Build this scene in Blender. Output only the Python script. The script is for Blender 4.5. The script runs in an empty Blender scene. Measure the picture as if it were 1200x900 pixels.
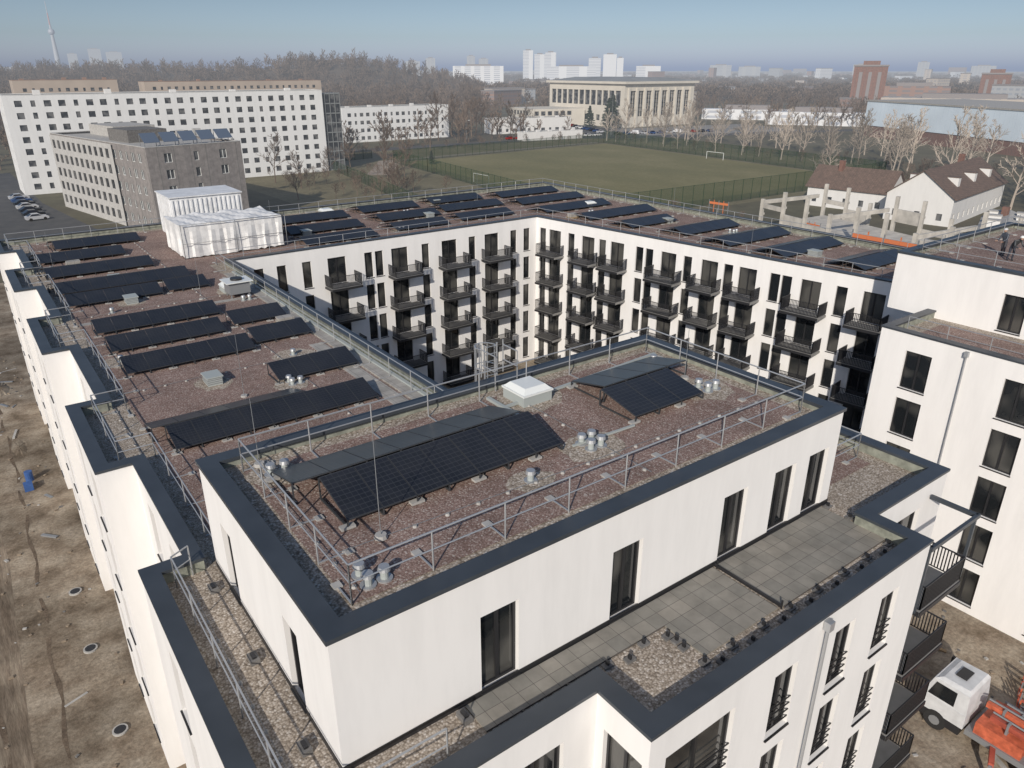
import bpy, math, random
from mathutils import Vector, Matrix
R = random.Random(7)
sc = bpy.context.scene
COL = sc.collection

# ---------------------------------------------------------------- materials
def _new(name):
    m = bpy.data.materials.new(name); m.use_nodes = True
    nt = m.node_tree; b = nt.nodes['Principled BSDF']
    return m, nt, b
def _pos(nt, scale=(1, 1, 1)):
    g = nt.nodes.new('ShaderNodeNewGeometry')
    if scale == (1, 1, 1): return g.outputs['Position']
    mp = nt.nodes.new('ShaderNodeMapping'); mp.inputs['Scale'].default_value = scale
    nt.links.new(g.outputs['Position'], mp.inputs['Vector'])
    return mp.outputs['Vector']
def _noise(nt, vec, scale, detail=3, rough=.6):
    n = nt.nodes.new('ShaderNodeTexNoise'); n.inputs['Scale'].default_value = scale
    n.inputs['Detail'].default_value = detail; n.inputs['Roughness'].default_value = rough
    nt.links.new(vec, n.inputs['Vector']); return n.outputs['Fac']
def _ramp(nt, fac, stops):
    r = nt.nodes.new('ShaderNodeValToRGB'); e = r.color_ramp.elements
    while len(e) < len(stops): e.new(.5)
    for i, (p, c) in enumerate(stops):
        e[i].position = p; e[i].color = (*c, 1) if len(c) == 3 else c
    nt.links.new(fac, r.inputs['Fac']); return r.outputs['Color']
def mixc(nt, fac, a, b, mode='MIX'):
    m = nt.nodes.new('ShaderNodeMix'); m.data_type = 'RGBA'; m.blend_type = mode
    for s, val in ((m.inputs[0], fac), (m.inputs[6], a), (m.inputs[7], b)):
        if isinstance(val, bpy.types.NodeSocket): nt.links.new(val, s)
        elif isinstance(val, (int, float)): s.default_value = val
        else: s.default_value = (*val, 1)
    return m.outputs[2]
def _bump(nt, b, h, strength, dist):
    bm = nt.nodes.new('ShaderNodeBump'); bm.inputs['Strength'].default_value = strength
    bm.inputs['Distance'].default_value = dist
    nt.links.new(h, bm.inputs['Height']); nt.links.new(bm.outputs['Normal'], b.inputs['Normal'])
def flat(name, c, rough=.7, metal=0, spec=.5, var=.12, vs=1.5):
    m, nt, b = _new(name)
    if var:
        n = _noise(nt, _pos(nt), vs, 2)
        lo = tuple(x * (1 - var) for x in c); hi = tuple(min(1, x * (1 + var)) for x in c)
        nt.links.new(_ramp(nt, n, [(.3, lo), (.7, hi)]), b.inputs['Base Color'])
    else: b.inputs['Base Color'].default_value = (*c, 1)
    b.inputs['Roughness'].default_value = rough; b.inputs['Metallic'].default_value = metal
    b.inputs['Specular IOR Level'].default_value = spec
    return m
def bark(name, c):
    m, nt, b = _new(name); oi = nt.nodes.new('ShaderNodeObjectInfo')
    nt.links.new(_ramp(nt, oi.outputs['Random'], [(0, tuple(x * .7 for x in c)), (1, tuple(x * 1.25 for x in c))]), b.inputs['Base Color'])
    b.inputs['Roughness'].default_value = 1; b.inputs['Specular IOR Level'].default_value = 0
    return m
def multi(name, stops, scale, fine=None, rough=.95, bump=0, scl=(1, 1, 1), big=None):
    m, nt, b = _new(name); v = _pos(nt, scl); n = _noise(nt, v, scale, 5, .65)
    c = _ramp(nt, n, stops)
    if fine:
        n2 = _noise(nt, v, fine[0], 3, .7)
        c = mixc(nt, 1.0, c, _ramp(nt, n2, [(.3, (fine[1],) * 3), (.7, (fine[2],) * 3)]), 'MULTIPLY')
        if bump: _bump(nt, b, n2, bump, .05)
    if big:
        n3 = _noise(nt, _pos(nt), big[0], 4, .6)
        c = mixc(nt, 1.0, c, _ramp(nt, n3, [(.4, (big[1],) * 3), (.6, (big[2],) * 3)]), 'MULTIPLY')
    nt.links.new(c, b.inputs['Base Color']); b.inputs['Roughness'].default_value = rough
    b.inputs['Specular IOR Level'].default_value = .2
    return m
def pebbles(name, stops, scale, patch=(.8, 1.15), bump=.6, gap=.5):
    m, nt, b = _new(name); v = _pos(nt)
    vo = nt.nodes.new('ShaderNodeTexVoronoi'); vo.inputs['Scale'].default_value = scale
    nt.links.new(v, vo.inputs['Vector'])
    sep = nt.nodes.new('ShaderNodeSeparateColor'); nt.links.new(vo.outputs['Color'], sep.inputs[0])
    c = _ramp(nt, sep.outputs[0], stops)
    g = _ramp(nt, vo.outputs['Distance'], [(.3, (1, 1, 1)), (.8, (gap, gap * .95, gap * .9))])
    c = mixc(nt, 1.0, c, g, 'MULTIPLY')
    n = _noise(nt, v, .55, 4, .7)
    c = mixc(nt, 1.0, c, _ramp(nt, n, [(.35, (patch[0],) * 3), (.65, (patch[1],) * 3)]), 'MULTIPLY')
    nt.links.new(c, b.inputs['Base Color']); b.inputs['Roughness'].default_value = .95
    b.inputs['Specular IOR Level'].default_value = .2
    inv = nt.nodes.new('ShaderNodeMath'); inv.operation = 'SUBTRACT'; inv.inputs[0].default_value = 1
    nt.links.new(vo.outputs['Distance'], inv.inputs[1]); _bump(nt, b, inv.outputs[0], bump, .02)
    return m
def plaster(name, c=(.80, .785, .765)):
    m, nt, b = _new(name)
    n = _noise(nt, _pos(nt, (1, 1, .18)), .9, 4, .7)
    col = _ramp(nt, n, [(.25, tuple(x * .91 for x in c)), (.6, c)])
    nt.links.new(col, b.inputs['Base Color']); b.inputs['Roughness'].default_value = .9
    b.inputs['Specular IOR Level'].default_value = .2
    return m
def tiles(name, c1, c2, mortar, sx, sy, ms=.02, rough=.85, off=0.0):
    m, nt, b = _new(name); v = _pos(nt)
    br = nt.nodes.new('ShaderNodeTexBrick'); nt.links.new(v, br.inputs['Vector'])
    br.offset = off; br.inputs['Color1'].default_value = (*c1, 1); br.inputs['Color2'].default_value = (*c2, 1)
    br.inputs['Mortar'].default_value = (*mortar, 1); br.inputs['Scale'].default_value = 1
    br.inputs['Mortar Size'].default_value = ms; br.inputs['Brick Width'].default_value = sx
    br.inputs['Row Height'].default_value = sy
    n = _noise(nt, v, 1.3, 4)
    c = mixc(nt, 1.0, br.outputs['Color'], _ramp(nt, n, [(.3, (.75,) * 3), (.7, (1.15,) * 3)]), 'MULTIPLY')
    nt.links.new(c, b.inputs['Base Color']); b.inputs['Roughness'].default_value = rough
    return m
def glass(name, c1=(.012, .014, .016), c2=(.08, .078, .072), rough=.06):
    m, nt, b = _new(name); n = _noise(nt, _pos(nt, (.45, .45, .5)), 1.1, 1)
    nt.links.new(_ramp(nt, n, [(.45, c1), (.62, c2)]), b.inputs['Base Color'])
    b.inputs['Roughness'].default_value = rough; b.inputs['Specular IOR Level'].default_value = .6
    return m
def solar(name):
    m, nt, b = _new(name)
    uv = nt.nodes.new('ShaderNodeUVMap')
    br = nt.nodes.new('ShaderNodeTexBrick'); nt.links.new(uv.outputs['UV'], br.inputs['Vector'])
    br.offset = 0; br.inputs['Color1'].default_value = (.014, .016, .021, 1); br.inputs['Color2'].default_value = (.018, .020, .027, 1)
    br.inputs['Mortar'].default_value = (.045, .049, .055, 1); br.inputs['Scale'].default_value = 1
    br.inputs['Mortar Size'].default_value = .006; br.inputs['Brick Width'].default_value = 1 / 6; br.inputs['Row Height'].default_value = .1
    n = _noise(nt, _pos(nt), .6, 2)
    c = mixc(nt, _ramp(nt, n, [(.35, (0,) * 3), (.75, (.12,) * 3)]), br.outputs['Color'], (.12, .115, .11))
    nt.links.new(c, b.inputs['Base Color'])
    b.inputs['Roughness'].default_value = .28; b.inputs['Specular IOR Level'].default_value = .35
    return m

WHITE = plaster('white_plaster'); WHITE2 = plaster('offwhite_plaster', (.68, .67, .65))
CAP = flat('anthracite_sheet', (.048, .056, .066), .42, 0, .5, .15, .8)
FRAME = flat('dark_frame', (.022, .022, .024), .45, var=0)
GLASS = glass('window_glass')
SUBS = pebbles('red_brown_substrate', [(.0, (.19, .128, .108)), (.4, (.265, .183, .158)), (.75, (.33, .242, .212)), (.93, (.41, .345, .31)), (1, (.52, .47, .43))], 24, (.8, 1.12), .35, .7)
GRAV = pebbles('light_gravel', [(.0, (.28, .235, .19)), (.4, (.42, .36, .295)), (.8, (.53, .465, .395)), (1, (.66, .61, .55))], 17, (.84, 1.08), .45, .52)
PAVER = tiles('grey_pavers', (.27, .25, .215), (.215, .205, .18), (.10, .09, .08), .5, .5, .008)
PAVL = tiles('light_pavers', (.38, .36, .33), (.33, .315, .29), (.17, .16, .15), .5, .5, .01)
GREEN = flat('green_membrane', (.235, .245, .205), .8, var=.3, vs=3)
STEEL = flat('galvanised_steel', (.44, .45, .46), .45, .5, var=0)
STEELD = flat('dull_steel', (.26, .27, .28), .5, .3, var=0)
SOL = solar('solar_cells'); ALU = flat('aluminium_frame', (.06, .063, .068), .5, .3, var=0)
CONC = flat('concrete', (.38, .37, .35), .9, var=.15, vs=2)
SLAB = flat('balcony_concrete', (.25, .245, .235), .9, var=.1)
CONCD = flat('dark_concrete', (.15, .145, .14), .9, var=.25, vs=3)
PLASTIC = flat('grey_plastic', (.36, .39, .38), .6, var=0)
WPLAST = flat('white_plastic', (.72, .74, .72), .35, var=0)
BRONZE = bark('bare_bark', (.135, .10, .076))
BARK2 = bark('pale_bark', (.36, .31, .26))
BARKH = bark('hazy_bark', (.14, .105, .08))

# ---------------------------------------------------------------- mesh builder
class MB:
    def __init__(s, mats): s.v = []; s.f = []; s.m = []; s.uv = {}; s.mats = mats
    def face(s, pts, m=0, uv=None):
        i = len(s.v); s.v += [tuple(p) for p in pts]
        s.f.append(tuple(range(i, i + len(pts)))); s.m.append(m)
        if uv: s.uv[len(s.f) - 1] = uv
    def hexa(s, b, t, m=0, bottom=True):
        i = len(s.v); s.v += [tuple(p) for p in b] + [tuple(p) for p in t]; n = len(b)
        for k in range(n):
            j = (k + 1) % n; s.f.append((i + k, i + j, i + n + j, i + n + k)); s.m.append(m)
        s.f.append(tuple(i + n + k for k in range(n))); s.m.append(m)
        if bottom: s.f.append(tuple(i + k for k in reversed(range(n)))); s.m.append(m)
    def box(s, x0, x1, y0, y1, z0, z1, m=0):
        p = [(x0, y0), (x1, y0), (x1, y1), (x0, y1)]
        s.hexa([(x, y, z0) for x, y in p], [(x, y, z1) for x, y in p], m)
    def obox(s, c, ang, lx, ly, z0, z1, m=0):
        ca, sa = math.cos(ang), math.sin(ang)
        p = [(c[0] + a * lx / 2 * ca - b * ly / 2 * sa, c[1] + a * lx / 2 * sa + b * ly / 2 * ca) for a, b in ((-1, -1), (1, -1), (1, 1), (-1, 1))]
        s.hexa([(x, y, z0) for x, y in p], [(x, y, z1) for x, y in p], m)
    def prism(s, poly, z0, z1, m=0): s.hexa([(x, y, z0) for x, y in poly], [(x, y, z1) for x, y in poly], m)
    def cyl(s, p, q, r0, r1=None, n=6, m=0, cap=True):
        p = Vector(p); q = Vector(q); r1 = r0 if r1 is None else r1
        d = (q - p)
        if d.length < 1e-6: return
        d.normalize(); a = d.orthogonal().normalized(); b = d.cross(a)
        B = []; T = []
        for k in range(n):
            t = 2 * math.pi * k / n; o = a * math.cos(t) + b * math.sin(t)
            B.append(p + o * r0); T.append(q + o * r1)
        if cap: s.hexa(B, T, m)
        else:
            i = len(s.v); s.v += [tuple(x) for x in B + T]
            for k in range(n):
                j = (k + 1) % n; s.f.append((i + k, i + j, i + n + j, i + n + k)); s.m.append(m)
    def beam(s, p, q, w, h, m=0):
        p = Vector(p); q = Vector(q); d = (q - p).normalized()
        a = d.cross(Vector((0, 0, 1)))
        if a.length < 1e-4: a = Vector((1, 0, 0))
        a.normalize(); b = a.cross(d).normalized(); a = a * w / 2; b = b * h / 2
        s.hexa([p - a - b, p + a - b, p + a + b, p - a + b], [q - a - b, q + a - b, q + a + b, q - a + b], m)
    def dome(s, c, rx, ry, rz, m=0, n=12, k=5):
        prev = None
        for j in range(k + 1):
            t = math.pi / 2 * j / k
            ring = [(c[0] + rx * math.cos(t) * math.cos(2 * math.pi * i / n), c[1] + ry * math.cos(t) * math.sin(2 * math.pi * i / n), c[2] + rz * math.sin(t)) for i in range(n)]
            if prev:
                for i in range(n): s.face([prev[i], prev[(i + 1) % n], ring[(i + 1) % n], ring[i]], m)
            prev = ring
    def mesh(s, name, smooth=False):
        me = bpy.data.meshes.new(name); me.from_pydata(s.v, [], s.f)
        for mt in s.mats: me.materials.append(mt)
        me.polygons.foreach_set('material_index', s.m)
        if s.uv:
            ul = me.uv_layers.new(name='UVMap')
            for fi, uv in s.uv.items():
                for k, li in enumerate(me.polygons[fi].loop_indices): ul.data[li].uv = uv[k]
        if smooth: me.polygons.foreach_set('use_smooth', [True] * len(me.polygons))
        me.update(); return me
    def obj(s, name, parent=None, smooth=False):
        o = bpy.data.objects.new(name, s.mesh(name, smooth)); COL.objects.link(o)
        if parent:
            o.parent = parent; o.matrix_parent_inverse = Matrix.Translation(-parent.location)
        return o
def group(name, loc=(0, 0, 0)):
    e = bpy.data.objects.new(name, None); e.location = loc; e.empty_display_size = .5; COL.objects.link(e); return e

def offset(poly, d):
    out = []; n = len(poly)
    for i in range(n):
        p0, p, p1 = Vector(poly[i - 1]), Vector(poly[i]), Vector(poly[(i + 1) % n])
        a = (p - p0).normalized(); b = (p1 - p).normalized()
        n1 = Vector((-a.y, a.x)); n2 = Vector((-b.y, b.x))
        q = p + (n1 + n2) / (1 + n1.dot(n2)) * d; out.append((q.x, q.y))
    return out
def ring(mb, poly, do, di, z0, z1, m=0):
    o = offset(poly, do); i = offset(poly, di); n = len(poly)
    for k in range(n):
        j = (k + 1) % n; a, b, c, d = o[k], o[j], i[j], i[k]
        mb.face([(*a, z1), (*b, z1), (*c, z1), (*d, z1)], m)
        mb.face([(*a, z0), (*b, z0), (*b, z1), (*a, z1)], m)
        mb.face([(*c, z0), (*d, z0), (*d, z1), (*c, z1)], m)
        mb.face([(*b, z0), (*a, z0), (*d, z0), (*c, z0)], m)

def facade(mb, p0, p1, z0, z1, ops, depth=.2, W=0, F=1, G=2, frames=True, sill=True, mull=True, fw=.07):
    p0 = Vector(p0); p1 = Vector(p1); L = (p1 - p0).length; d = (p1 - p0) / L; n = Vector((d.y, -d.x))
    def pt(s, z, o=0): q = p0 + d * s + n * o; return (q.x, q.y, z)
    ops = [o for o in ops if o[0] > .02 and o[1] < L - .02]
    xs = sorted({0, L, *[round(o[0], 3) for o in ops], *[round(o[1], 3) for o in ops]})
    zs = sorted({z0, z1, *[round(o[2], 3) for o in ops], *[round(o[3], 3) for o in ops]})
    for a, b in zip(xs, xs[1:]):
        col = [o for o in ops if o[0] < (a + b) / 2 < o[1]]
        if not col: mb.face([pt(a, z0), pt(b, z0), pt(b, z1), pt(a, z1)], W); continue
        for e, f in zip(zs, zs[1:]):
            if any(o[2] < (e + f) / 2 < o[3] for o in col): continue
            mb.face([pt(a, e), pt(b, e), pt(b, f), pt(a, f)], W)
    for a, b, e, f in [o[:4] for o in ops]:
        D = -depth
        mb.face([pt(a, e), pt(a, e, D), pt(a, f, D), pt(a, f)], W); mb.face([pt(b, e, D), pt(b, e), pt(b, f), pt(b, f, D)], W)
        mb.face([pt(a, e), pt(b, e), pt(b, e, D), pt(a, e, D)], W); mb.face([pt(a, f, D), pt(b, f, D), pt(b, f), pt(a, f)], W)
        mb.face([pt(a, e, D), pt(b, e, D), pt(b, f, D), pt(a, f, D)], G)
        def bar(s0, s1, y0, y1, o0=D + .003, o1=D + .06, m=F):
            mb.hexa([pt(s0, y0, o0), pt(s0, y0, o1), pt(s1, y0, o1), pt(s1, y0, o0)], [pt(s0, y1, o0), pt(s0, y1, o1), pt(s1, y1, o1), pt(s1, y1, o0)], m)
        if frames:
            bar(a, a + fw, e, f); bar(b - fw, b, e, f); bar(a + fw, b - fw, f - fw, f); bar(a + fw, b - fw, e, e + fw)
            if mull and b - a > 1.0: bar((a + b) / 2 - .05, (a + b) / 2 + .05, e + fw, f - fw)
        if sill: bar(a - .03, b + .03, e - .05, e - .004, D + .01, .06)

def pipe_rail(mb, pts, z, h=1.1, gap=2.2, m=0, foot=True):
    for a, b in zip(pts, pts[1:]):
        a = Vector(a); b = Vector(b); L = (b - a).length; n = max(1, round(L / gap)); d = (b - a) / L; nn = Vector((-d.y, d.x))
        for hh, r in ((h, .026), (h * .55, .02)):
            mb.cyl((*a, z + hh), (*b, z + hh), r, n=5, m=m)
        for k in range(n + 1):
            p = a + d * (L * k / n)
            mb.cyl((*p, z), (*p, z + h), .024, n=5, m=m)
            if foot and k < n:
                q = p + nn * .8
                mb.beam((*p, z + .05), (*q, z + .05), .035, .035, m); mb.obox(q, 0, .22, .22, z, z + .07, 1)

def balcony(mb, c, d, z, w=3.0, dep=1.5, bars=.11):
    c = Vector(c); d = Vector(d); n = Vector((d.y, -d.x))
    a = c - d * w / 2; b = c + d * w / 2; ao = a + n * dep; bo = b + n * dep
    mb.prism([tuple(a + n * .003), tuple(ao), tuple(bo), tuple(b + n * .003)], z - .18, z, 0)
    i = .05
    A = a + d * i + n * .05; AO = ao + d * i - n * i; B = b - d * i + n * .05; BO = bo - d * i - n * i
    for p, q in ((A, AO), (AO, BO), (BO, B)):
        mb.beam((*p, z + 1.05), (*q, z + 1.05), .05, .04, 1); mb.beam((*p, z + .1), (*q, z + .1), .04, .03, 1)
        L = (q - p).length; k = max(2, int(L / bars))
        for t in range(k + 1):
            r = p + (q - p) * t / k; mb.beam((*r, z + .1), (*r, z + 1.05), .028, .04, 1)
    mb.beam((*ao, z - .09), (*bo, z - .09), .03, .2, 1)
    mb.beam((*(a + n * .02), z - .09), (*(ao - n * .02), z - .09), .03, .2, 1)

# ---------------------------------------------------------------- ground
def sheet(name, poly, z, mat):
    mb = MB([mat]); mb.face([(x, y, z) for x, y in poly]); return mb.obj(name)
GROUNDM = multi('ground_far', [(.3, (.085, .07, .05)), (.5, (.11, .10, .062)), (.7, (.16, .135, .10))], .012, (.15, .8, 1.2))
mb = MB([GROUNDM]); mb.face([(9000 * math.cos(t * math.pi / 32), 9000 * math.sin(t * math.pi / 32), 0) for t in range(64)]); mb.obj('ground')
DIRT = multi('sandy_dirt', [(.32, (.15, .115, .08)), (.44, (.24, .19, .14)), (.55, (.32, .265, .20)), (.68, (.41, .35, .275))], .45, (5, .65, 1.2), bump=.8, big=(.1, .66, 1.12))
sheet('construction_dirt', [(-45, -45), (100, -45), (105, 100), (-20, 125), (-45, 100)], .004, DIRT)
ASPH = multi('asphalt', [(.3, (.06, .06, .062)), (.7, (.10, .098, .095))], .3, (6, .85, 1.1))
DIRT2 = multi('track_dirt', [(.35, (.17, .13, .095)), (.5, (.25, .20, .15)), (.65, (.34, .285, .215))], .9, (4, .7, 1.15), bump=.9, scl=(1.6, .22, 1), big=(.2, .66, 1.12))
sheet('dirt_track', [(-13, -40), (-6.6, -40), (-7.4, 10), (-6.6, 40), (-7.6, 70), (-6.2, 110), (-12, 110), (-14.5, 70), (-13.5, 40), (-14.2, 10)], .008, DIRT2)
# wheel ruts in the dirt
RUT = multi('rut_dirt', [(.35, (.10, .075, .055)), (.6, (.17, .13, .095))], 1.5, (9, .7, 1.2), bump=.8)
mb = MB([RUT])
for x0, amp, ph, w_ in ((-8.6, .5, 0, .32), (-10.6, .5, 0, .32), (-7.9, .9, 2, .22), (-9.5, .9, 2, .22), (-5.4, .35, 4, .25)):
    prev = None
    for k in range(90):
        y = -20 + k * 1.4; x = x0 + amp * math.sin(y * .07 + ph) + .12 * math.sin(y * .9 + ph); ww = w_ * (.7 + .4 * math.sin(y * 1.7 + x0))
        cur = ((x - ww / 2, y, .013), (x + ww / 2, y, .013))
        if prev and (k * 7 + int(x0)) % 11 > 1: mb.face([prev[0], prev[1], cur[1], cur[0]])
        prev = cur
mb.obj('wheel_ruts')
sheet('asphalt_road', [(-60, 128), (20, 128), (20, 138), (13, 200), (12, 270), (-60, 270)], .006, ASPH)
GRASS = multi('sports_grass', [(.3, (.150, .140, .062)), (.5, (.18, .162, .072)), (.72, (.23, .20, .10))], .05, (1.2, .85, 1.12), scl=(1, .6, 1))
GRASSD = multi('rough_grass', [(.3, (.125, .108, .06)), (.6, (.19, .165, .10))], .06, (.8, .75, 1.15))
sheet('rough_grass_verge', [(62, 105), (240, 95), (262, 255), (90, 262), (60, 200)], .008, GRASSD)
sheet('football_pitch', [(108, 106), (212, 104), (226, 232), (122, 222)], .014, GRASS)
sheet('track_path', [(98, 200), (104, 196), (124, 226), (228, 236), (227, 240), (118, 231)], .018, multi('path_dirt', [(.3, (.24, .19, .15)), (.7, (.34, .29, .23))], .2))
sheet('back_road', [(95, 262), (225, 262), (262, 240), (400, 200), (402, 210), (268, 252), (300, 330), (290, 335), (250, 268), (95, 275)], .012, ASPH)
sheet('sports_hall_forecourt', [(255, 250), (360, 225), (375, 275), (296, 289), (285, 330), (262, 320)], .010, multi('forecourt', [(.3, (.18, .175, .165)), (.7, (.26, .25, .24))], .1))

# ---------------------------------------------------------------- main block
ZR, ZP = 15.2, 15.7
bay = []
cuts = [68.0, 62, 55, 48, 40.3, 33, 24.6, 17.2, 9.8]
us = [-2.1, -.8, -2.1, -.8, -2.1, -.8, -2.1, -.8]
for k, u in enumerate(us): bay += [(u, cuts[k]), (u, cuts[k + 1])]
foot = [(-2.1, -1.9), (5.9, -1.9), (5.9, -3.7), (18.8, -3.7), (18.8, -1.8), (24, -1.8), (24, 12), (12.7, 12), (12.7, 48.3), (43.9, 48.7), (48.7, 12.6), (48.7, 8.8), (38.5, 8.8), (38.5, -25), (60.3, -25), (60.3, 68)] + bay + [(-2.1, 9.8)]
blk = group('apartment_block', (20, 30, 0))
wall = MB([WHITE, FRAME, GLASS])
FL = [.5 + 2.95 * k for k in range(5)]
def col(s, w=1.05, h=2.3, lv=range(5), zo=0): return [(s - w / 2, s + w / 2, FL[k] + zo, FL[k] + zo + h) for k in lv]
far_b = [9.0, 15.2, 20.6, 25.6]
rt_b = [2.6, 7.0, 10.6, 16.4, 20.6, 24.2, 29.6, 34.4]
n = len(foot)
balc = MB([SLAB, FRAME])
for i in range(n):
    a, b = foot[i], foot[(i + 1) % n]; L = math.dist(a, b); ops = []
    if i == 0: ops = col(1.9, 1.2) + col(6.1, 1.7)
    elif i == 1: ops = col(.95, 1.3, lv=range(1, 5))
    elif i == 2: ops = col(1.9, 2.6) + col(5.4) + col(8.3) + col(10.8)
    elif i == 4: ops = col(2.6, 1.8)
    elif i == 7: ops = sum([col(s, 1.2) for s in (3, 8, 13, 18, 23, 28, 33)], [])
    elif i == 8:
        for s in far_b: ops += col(s - .15, 1.7)
        for s in (2.0, 3.9, 6.1, 11.9, 12.95, 17.8, 23.1, 28.2, 29.9): ops += col(s, .8)
    elif i == 9:
        for s in rt_b: ops += col(s, 1.6)
        for s in (.9, 4.8, 8.8, 13.2, 14.3, 18.4, 22.4, 26.6, 27.6, 32.0): ops += col(s, .85)
    elif i == 12:
        for s in (2.4, 7.7, 12, 16): ops += col(s, 1.5, 2.3)
    elif i >= 16 and L > 5: ops = col(L * .27, 1.0) + col(L * .72, 1.3)
    facade(wall, a, b, 0, ZP - .1, ops)
wall.obj('walls', blk)
for k in range(5):
    z = FL[k] - .1
    for j, s in enumerate(far_b):
        balcony(balc, (12.7 + s, 48.3 + s * .0128), (1, .0128), z, 2.9)
    d = Vector((4.8, -36.1)).normalized()
    for j, s in enumerate(rt_b):
        c = Vector((43.9, 48.7)) + d * s; balcony(balc, c, d, z, 3.1 if j in (3, 6) else 2.6)
    if k: balcony(balc, (21.2, -1.8), (1, 0), z, 3.0, 1.8)
for k in range(1, 5):
    for s, w_ in ((1.9, 2.6), (5.4, 1.05), (8.3, 1.05), (10.8, 1.05)):
        for zz in (.25, .5, .75, 1.0): balc.beam((5.9 + s - w_ / 2, -3.66, FL[k] + zz), (5.9 + s + w_ / 2, -3.66, FL[k] + zz), .03, .03, 1)
balc.obj('balconies', blk)
roof = MB([GRAV, CAP, GREEN, SUBS, PAVER, PAVL])
roof.face([(x, y, ZR) for x, y in offset(foot, .3)], 0)
ring(roof, foot, -.05, .5, ZP - .1, ZP, 1)
ring(roof, foot, .35, .44, ZR - .1, ZP - .101, 2)
z = ZR + .02
for poly in ([(.35, 10.2), (11.2, 10.2), (11.2, 49.5), (12.4, 50.0), (12.4, 66.6), (.35, 66.6)],
             [(12.5, 49.9), (45.0, 50.1), (45.0, 66.6), (12.5, 66.6)],
             [(45.1, 50.1), (49.9, 13.9), (58.9, 13.9), (58.9, 66.6), (45.1, 66.6)],
             [(19.6, .6), (22.9, .6), (22.9, 10.6), (19.6, 10.6)],
             [(39.9, -24), (43.2, -24), (43.2, 7.4), (39.9, 7.4)]):
    roof.face([(x, y, z) for x, y in poly], 3)
for x0, x1, y0, y1 in ((3.2, 9.3, -1.0, -.06), (9.3, 12.5, -2.45, -.06), (12.7, 18.4, -2.5, -.06)):
    roof.box(x0, x1, y0, y1, ZR, ZR + .05, 4)
for x0, x1, y0, y1 in ((10.3, 11.1, 13, 27), (11.3, 11.9, 14, 46), (.4, 10.6, 38.4, 38.9)):
    roof.box(x0, x1, y0, y1, ZR, ZR + .04, 5)
def blob(mb, x, y, w, h, z, m):
    k = 14; ph = R.uniform(0, 6)
    mb.face([(x + w * math.cos(t * 6.283 / k) * (1 + .14 * math.sin(t * 1.9 + ph)), y + h * math.sin(t * 6.283 / k) * (1 + .14 * math.sin(t * 2.7 + ph)), z) for t in range(k)], m)
for (x, y) in ((4, 42), (4.3, 24.6), (7.4, 22.2), (4.2, 48.5), (5, 13.5), (10.2, 41), (1.2, 30.5), (22, 56), (30, 52.5), (36, 57), (54, 40), (53, 22.6), (55, 32.5), (9, 26), (41, 64), (20, 65)):
    blob(roof, x, y, R.uniform(.8, 1.3), R.uniform(.8, 1.3), z + .006, 0)
roof.obj('roof', blk)
PZ = 18.75
pent = group('rooftop_penthouse', (9, 5, ZR))
pf = [(0, 0), (18.86, 0), (18.86, 9.37), (0, 9.37)]
w = MB([WHITE, FRAME, GLASS])
facade(w, pf[0], pf[1], ZR - .02, 18.9, [(s, s + 1.15, ZR + .1, ZR + 2.45) for s in (3.75, 8.1, 12.75, 15.3, 17.2)])
facade(w, pf[1], pf[2], ZR - .02, 18.9, [(3, 4.2, ZR + .1, ZR + 2.4)])
facade(w, pf[2], pf[3], ZR - .02, 18.9, [(s, s + 1.2, ZR + .1, ZR + 2.4) for s in (2, 6, 11, 15)])
facade(w, pf[3], pf[0], ZR - .02, 18.9, [(1.5, 2.4, ZR + .1, ZR + 2.4), (6.4, 7.3, ZR + .1, ZR + 2.4)])
ring(w, pf, -.02, .02, ZR, ZR + .18, 1)
w.obj('walls', pent)
r = MB([GRAV, CAP, GREEN, SUBS])
r.face([(x, y, PZ - .05) for x, y in offset(pf, .2)], 0)
ring(r, pf, -.06, .48, 18.88, 19.0, 1)
ring(r, pf, .36, .44, PZ - .2, 18.88, 2)
q = PZ - .03
r.face([(1.0, 1.0, q), (17.9, 1.0, q), (17.9, 8.4, q), (1.0, 8.4, q)], 3)
for x, y, a_, b_ in ((10.4, 3.4, 1.2, .85), (7.5, 2.9, .75, .6), (16.8, 4.3, 1.1, 1.0), (11.0, 7.5, 1.3, 1.1), (1.7, 7.7, .8, .8)):
    blob(r, x, y, a_, b_, q + .006, 0)
r.obj('roof', pent)

up = group('upper_storey', (52, -5, ZR))
uf = [(44, -25), (60.25, -25), (60.25, 11.4), (44, 11.4)]
w = MB([WHITE, FRAME, GLASS])
facade(w, uf[3], uf[0], ZR - .02, 18.8, [(s, s + 1.3, ZR + .2, ZR + 2.4) for s in (6.6, 12, 18, 24)])
facade(w, uf[0], uf[1], ZR - .02, 18.8, []); facade(w, uf[1], uf[2], ZR - .02, 18.8, []); facade(w, uf[2], uf[3], ZR - .02, 18.8, [(3, 4, ZR + .2, ZR + 2.3)])
w.obj('walls', up)
r = MB([GRAV, CAP, GREEN, SUBS])
r.face([(x, y, 18.6) for x, y in offset(uf, .2)], 0); ring(r, uf, -.06, .48, 18.8, 18.93, 1); ring(r, uf, .36, .44, 18.5, 18.8, 2)
r.face([(x, y, 18.62) for x, y in offset(uf, 1.2)], 3)
r.obj('roof', up)

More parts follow.
